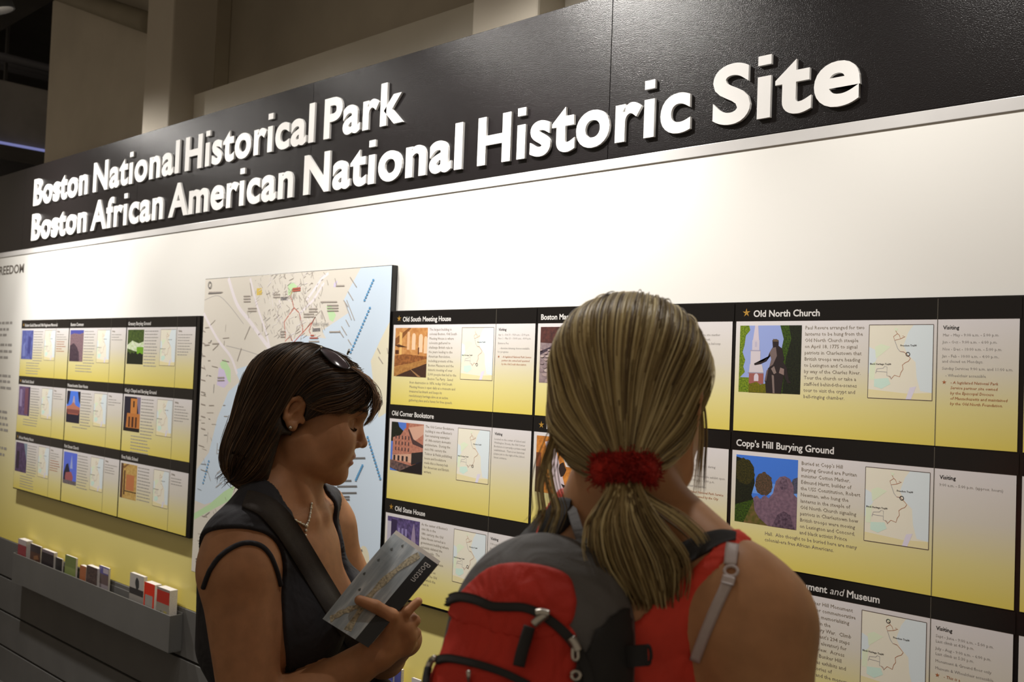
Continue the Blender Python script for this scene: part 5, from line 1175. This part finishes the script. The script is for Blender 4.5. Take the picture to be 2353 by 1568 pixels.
# hair: drawn back to a low ponytail
tie = H2.p(-.108, .010, -.060)
tie = pix(1435, 1080, 1.035)
HV2 = Field(); E = lambda c, r, k=.03: HV2.ell(H2.p(*c), r, H2.A, k)
E((-.014, 0, .046), (.107, .090, .088)); E((.040, 0, .055), (.062, .070, .055)); E((-.045, 0, -.018), (.070, .078, .062)); HV2.cone(H2.p(-.06, 0, -.03), tie, .045, .022, .04)
def cut2(f, l, u):
    face = np.maximum(-(f-.035-(u-.02)*.5), u-.075); jaw = np.maximum(-(f+.012), u+.005); nape = u+.060+np.clip(f+.06, 0, 1)*-.5
    ear = (np.sqrt(((f+.016)/.020)**2+((np.abs(l)-.085)/.03)**2+((u+.004)/.022)**2)-1)*.02
    return np.minimum(np.minimum(face, jaw), ear)
M_hair2 = hair_mat('streaked_blonde_hair', [(0, (0.11, 0.070, 0.030)), (.3, (0.24, 0.165, 0.070)), (.65, (0.50, 0.38, 0.17)), (1, (0.80, 0.67, 0.36))], .38)
M_base2 = mat('dark_blonde_base', (0.13, 0.088, 0.040), 0.55, var=0.3, scale=60, bump=0.5, bscale=160)
lo, hi = HV2.bounds()
V, Q = extract(HV2, lo-.03, hi+.03, .004, lambda X, Y, Z: -cut2(*H2.co(X, Y, Z)), -.002); hr2 = organic('hair', V, Q, M_base2, w2)
def keep2(P): q = H2.loc(P); return cut2(*q.T) > .001
def flow2(P):
    v = tie-P; d = np.linalg.norm(v, axis=1)[:, None]; q = H2.loc(P); top = np.clip((q[:, 2]-.02)/.06, 0, 1)[:, None]
    return v/d + top*(-.5*H2.f-.3*UPZ)
n = 4200; seeds = surf_points(HV2, n, lo-.02, hi+.02, keep2)
dist = np.linalg.norm(seeds-tie, axis=1)
paths = comb(HV2, seeds, flow2, 12, np.clip(dist*1.2, .01, .16)/11*rng.uniform(.55, 1, n), np.abs(rng.normal(.0006, .0016, n)))
strands_mesh('hair_strands', paths, rng.uniform(.0006, .0012, n), M_hair2, hr2)['kind'] = 'stuff'
# broad locks for the streaks
n = 420; seeds = surf_points(HV2, n, lo-.02, hi+.02, keep2); dist = np.linalg.norm(seeds-tie, axis=1)
paths = comb(HV2, seeds, flow2, 14, np.clip(dist*1.15, .01, .17)/13*rng.uniform(.8, 1, n), np.full(n, .0004))
strands_mesh('hair_locks', paths, rng.uniform(.0018, .0034, n), M_hair2, hr2, 5)['kind'] = 'stuff'
def resamp(k, m=14): t = np.linspace(0, len(k)-1, m); return np.stack([np.interp(t, np.arange(len(k)), k[:, c]) for c in range(3)], 1)
W = []
for i in range(1500):        # ponytail
    a = rng.normal(0, 1); b = rng.normal(0, 1); out = rng.random() < .03; zz_ = rng.uniform(-.022, .018)
    e = rng.uniform(.72, 1.0)
    x1, x2, x3, x4 = 1438+15*a, 1440+31*a+5*b, 1474+41*a+9*b, 1500+28*a+12*b
    pts = [(1435+12*a, 1085, 1.030), (x1, 1130, 1.010+zz_*.6), (x2, 1205, 1.005+zz_), (x3, 1295, 1.005+zz_), (x4, 1352+60*e*.6+14*b, 1.01+zz_), (x4+4*b, 1352+72*e+14*b, 1.015+zz_)]
    if out: pts = [(1440, 1090, 1.03), (1480+10*b, 1140, 1.01), (1545+14*b, 1180, 1.0), (1600+12*b, 1225, 1.0), (1622+8*b, 1262, 1.0)]
    k = catmull([pix(*p) for p in pts], 5); W.append(resamp(k[:max(6, int(len(k)*rng.uniform(.8, 1)))]))
strands_mesh('ponytail', W, rng.uniform(.0006, .0013, len(W)), M_hair2, hr2)['kind'] = 'stuff'
W = []
for i in range(150):          # broad ponytail locks under the fine strands
    a = rng.normal(0, .8); zz_ = rng.uniform(-.01, .02)
    pts = [(1435+12*a, 1085, 1.032), (1439+16*a, 1130, 1.015+zz_*.6), (1442+33*a, 1205, 1.01+zz_), (1476+40*a, 1295, 1.01+zz_), (1500+28*a, 1375, 1.018+zz_), (1498+26*a, 1400, 1.02+zz_)]
    W.append(resamp(catmull([pix(*p) for p in pts], 5)))
strands_mesh('ponytail_locks', W, rng.uniform(.002, .004, len(W)), M_hair2, hr2, 5)['kind'] = 'stuff'
W = []
for i in range(80):           # loose strands hanging at the left, flyaways at the right
    b = rng.normal(0, 1); c = rng.normal(0, 1)
    if i < 58: pts = [(1288+4*c, 880, 1.14), (1280+6*b, 980, 1.10), (1258+10*b, 1060, 1.08), (1244+9*b+22*(c > .4), 1120, 1.07), (1250+10*b+30*(c > .4), 1175, 1.06), (1234+12*b+24*(c > .4), 1215+20*c, 1.05)]
    else: pts = [(1602+3*c, 860, 1.16), (1611+4*b, 930, 1.15), (1615+5*b, 1000, 1.14), (1610+6*b, 1070, 1.14), (1606+8*b, 1130+12*c, 1.14)]
    W.append(resamp(catmull([pix(*p) for p in pts], 5)))
strands_mesh('loose_strands', W, rng.uniform(.0005, .0009, len(W)), M_hair2, hr2)['kind'] = 'stuff'
# fuzzy red hair tie
tc_ = pix(1436, 1082, 1.022); TA = np.stack([CR, CF, CU])
HT = Field(); HT.ell(tc_+CU*.004, (.028, .020, .014), TA, .01)
for i in range(9):
    a = math.pi*i/8; p = tc_+CR*.026*math.cos(a)+CU*(.010*math.sin(a)-.003)-CF*.006*math.sin(a); HT.ell(p, (.009, .010, .012), TA, .008)
lo, hi = HT.bounds(); V, Q = extract(HT, lo-.02, hi+.02, .0022)
M_scr = mat('red_chenille', (0.42, 0.018, 0.010), 0.9, var=0.25, scale=160, bump=0.6, bscale=500)
sc = organic('hair_tie', V, Q, M_scr, w2)
n = 1300; seeds = surf_points(HT, n, lo, hi, lambda P: np.ones(len(P), bool)); g = HT.grad(seeds); r1 = rng.normal(0, .0022, (n, 3)); r2 = rng.normal(0, .003, (n, 3)); L = rng.uniform(.002, .0055, n)[:, None]
strands_mesh('fuzz', np.stack([seeds-g*.001, seeds+g*L*.6+r1*.5, seeds+g*L+r1, seeds+g*L*.8+r1+r2*.6], 1), .0007, M_scr, sc)['kind'] = 'stuff'

# ------------------------------------------------------------------ backpack on her left shoulder
PN = nrm(pix(1180, 1400, 1) - CAM); 
bear = math.radians(5-3); nb_ = -np.array([math.sin(bear), math.cos(bear), 0]); nb_ = nrm(nb_*1.0-RH*.0)
nb_ = nrm(-.86*FH-.50*RH); lean = math.radians(8)
pf = nrm(nb_*math.cos(lean)+UPZ*math.sin(lean)); pl = nrm(np.cross(UPZ, nb_)); pl = pl if pl@RH > 0 else -pl; pu = np.cross(pf, pl); pu = pu if pu[2] > 0 else -pu
PC = pix(1216, 1522, 1.00)
BP = Frame(PC, pf, pl, pu)        # f away from her back, l to image right, u up
bpk = thing('backpack', tuple(BP.p(0, 0, -.22)), 'red and grey backpack with black zips on the left shoulder of the blonde woman', 'backpack')
PB = Field()
PB.ell(BP.p(-.015, 0, .0), (.078, .104, .125), BP.A, .03); PB.ell(BP.p(-.015, 0, -.11), (.085, .118, .13), BP.A, .04); PB.ell(BP.p(-.02, .004, .045), (.060, .086, .076), BP.A, .03)
PO = Field(); PO.pr += PB.pr; PO.ell(BP.p(.028, -.012, -.085), (.055, .092, .105), BP.A, .02)
PQ = Field(); PQ.pr += PO.pr; PQ.ell(BP.p(.055, -.018, -.145), (.045, .080, .075), BP.A, .015)
M_pg = mat('grey_pack_nylon', (0.125, 0.120, 0.120), 0.7, wrinkle=0.35, var=0.08, scale=12, bump=0.3, bscale=700)
M_pr = mat('red_pack_nylon', (0.60, 0.026, 0.010), 0.7, wrinkle=0.7, var=0.10, scale=14, bump=0.3, bscale=700)
M_pk = mat('black_pack_webbing', (0.022, 0.021, 0.022), 0.75, var=0.1, scale=40, bump=0.4, bscale=900)
lo, hi = PQ.bounds()
V, Q = extract(PB, lo-.02, hi+.02, .005); organic('main_compartment', V, Q, M_pg, bpk)
def plane_poly(px, fplane):
    out = []
    for (x, y) in px:
        d = (x-1176.5)/FPX*CR-(y-784)/FPX*CU+CF; t = ((BP.p(fplane, 0, 0)-CAM)@BP.f)/(d@BP.f); q = BP.loc(CAM+d*t); out.append((q[1], q[2]))
    return out
def cover(fld, px, fplane, off, m, name):
    pl_ = plane_poly(px, fplane); lo, hi = fld.bounds()
    def reg(X, Y, Z):
        f, l, u = BP.co(X, Y, Z); return np.maximum(poly_sd(l+0*f, u+0*f, pl_), -.015-f)
    V, Q = extract(fld, lo-.02, hi+.02, .0035, reg, off); return organic(name, V, Q, m, bpk)
upper = [tuple(p) for p in catmull([(1000, 1410), (1060, 1345), (1110, 1305), (1170, 1293), (1240, 1302), (1285, 1325), (1305, 1370), (1309, 1400), (1300, 1440), (1250, 1470), (1100, 1440)], 4, True)]
cover(PB, upper, .05, .004, M_pr, 'red_top_panel')
lower = [tuple(p) for p in catmull([(1010, 1392), (1045, 1372), (1090, 1376), (1140, 1398), (1190, 1400), (1240, 1412), (1275, 1445), (1290, 1485), (1285, 1560), (1270, 1640), (1100, 1700), (955, 1700), (950, 1600), (968, 1500), (985, 1440)], 4, True)]
cover(PO, lower, .075, .003, M_pr, 'front_pocket')
low2 = [tuple(p) for p in catmull([(985, 1540), (1000, 1522), (1040, 1518), (1100, 1532), (1180, 1560), (1215, 1600), (1210, 1690), (1100, 1740), (960, 1720), (965, 1600)], 4, True)]
cover(PQ, low2, .095, .003, M_pr, 'lower_pocket')
side = [(1480, 1410), (1432, 1395), (1395, 1450), (1375, 1520), (1365, 1600), (1480, 1640)]
cover(PB, side, .0, .004, M_pk, 'black_side_panel')
def zipper(px, fld, off, hw, name, m=M_pk): return band(px, hw, off, .0025, m, name, bpk, fld)
z1 = zipper([(1022, 1388), (1038, 1378), (1060, 1373), (1095, 1380), (1130, 1394), (1160, 1396), (1205, 1398), (1245, 1414), (1290, 1448), (1325, 1490), (1345, 1540), (1352, 1575)], PO, .004, [8, 11, 11, 10, 10, 11, 12, 12], 'front_zip')
z2 = zipper([(1003, 1520), (1020, 1515), (1045, 1516), (1100, 1528), (1160, 1548), (1215, 1575)], PQ, .004, [8, 9, 9, 9], 'lower_zip')
M_pull = mat('zip_metal', (0.50, 0.47, 0.42), 0.3, metal=0.9)
def chain_part(pts, r, name, m, fld, off, parent, n=8):
    v, f = tube(fld.cast(catmull(pts, 5), off), r, n); return part(name, v, f, m, parent, smooth=True)
zp = chain_part([(1226, 1436), (1240, 1424), (1256, 1412)], .0042, 'zip_slider', M_pull, PO, .009, bpk); chain_part([(1232, 1410), (1246, 1408), (1262, 1412)], .004, 'slider_body', M_pull, PO, .010, zp)
chain_part([(1217, 1440), (1208, 1470), (1198, 1505), (1192, 1532)], [.0058]*3+[.006]*13, 'zip_pull', M_pk, PO, .012, bpk)
zp = chain_part([(1312, 1466), (1322, 1482), (1328, 1496)], .0045, 'zip_slider', M_pull, PO, .008, bpk); chain_part([(1316, 1490), (1316, 1512), (1322, 1518), (1328, 1512), (1327, 1490)], .0018, 'pull_loop', M_pull, PO, .010, zp)
v, f = tube([PO.cast([(1323+10*math.cos(t), 1553+10*math.sin(t))], .008)[0] for t in np.linspace(0, 2*np.pi, 16, endpoint=False)], .0019, 8, True); part('pull_ring', v, f, M_pull, bpk, smooth=True)
zp = chain_part([(1000, 1513), (990, 1520), (984, 1535)], .0035, 'zip_slider', M_pull, PQ, .008, bpk); chain_part([(984, 1536), (979, 1560), (976, 1585)], .004, 'zip_cord', M_pk, PQ, .008, bpk)
v, f = lathe([(0, .0015), (.012, .0025), (.013, .001)], 8, PQ.cast([(1077, 1572)], .004)[0], CU); part('emblem', v, f, M_pull, bpk, smooth=True)
# shoulder strap, loop and side buckle
stp = [BP.p(-.07, .03, .115), SK2.cast([(1292, 1192)], .006)[0], SK2.cast([(1305, 1160)], .012)[0]]
def slab(pts, w, th, name, m, parent, wdir):
    P = catmull(pts, 6); T = np.gradient(P, axis=0); T /= np.linalg.norm(T, axis=1)[:, None]; Wd = np.tile(nrm(wdir), (len(P), 1)); Wd = Wd-(Wd*T).sum(1)[:, None]*T; Wd /= np.linalg.norm(Wd, axis=1)[:, None]; N = np.cross(T, Wd)
    V = np.concatenate([P+Wd*w/2*a+N*th/2*b for a, b in ((-1, -1), (1, -1), (1, 1), (-1, 1))]); n = len(P); F = []
    for i in range(n-1):
        for c in range(4): F.append((c*n+i, ((c+1) % 4)*n+i, ((c+1) % 4)*n+i+1, c*n+i+1))
    F += [(0, 3*n, 2*n, n), (n-1, 2*n-1, 3*n-1, 4*n-1)]
    return part(name, V, F, m, parent, smooth=False)
slab([pix(1252, 1262, 1.06), pix(1262, 1215, 1.075), pix(1284, 1170, 1.10), pix(1304, 1150, 1.13), T2.p(.05, .075, S2+.035), T2.p(.085, .09, S2-.06), T2.p(.06, .13, S2-.22)], .022, .006, 'shoulder_strap', M_pk, bpk, CR)
slab([pix(1306, 1150, 1.125), pix(1316, 1180, 1.09), pix(1326, 1212, 1.06), pix(1340, 1252, 1.04)], .011, .0025, 'grab_loop', M_pg, bpk, CR)
slab([pix(1432, 1510, .955), pix(1460, 1508, .945), pix(1488, 1506, .945)], .020, .004, 'compression_strap', M_pk, bpk, CU)
v, f = tube([pix(1488+8*math.cos(t), 1506+22*math.sin(t), .944) for t in np.linspace(0, 2*np.pi, 16, endpoint=False)], .0018, 8, True); part('strap_buckle', v, f, M_pk, bpk, smooth=True)
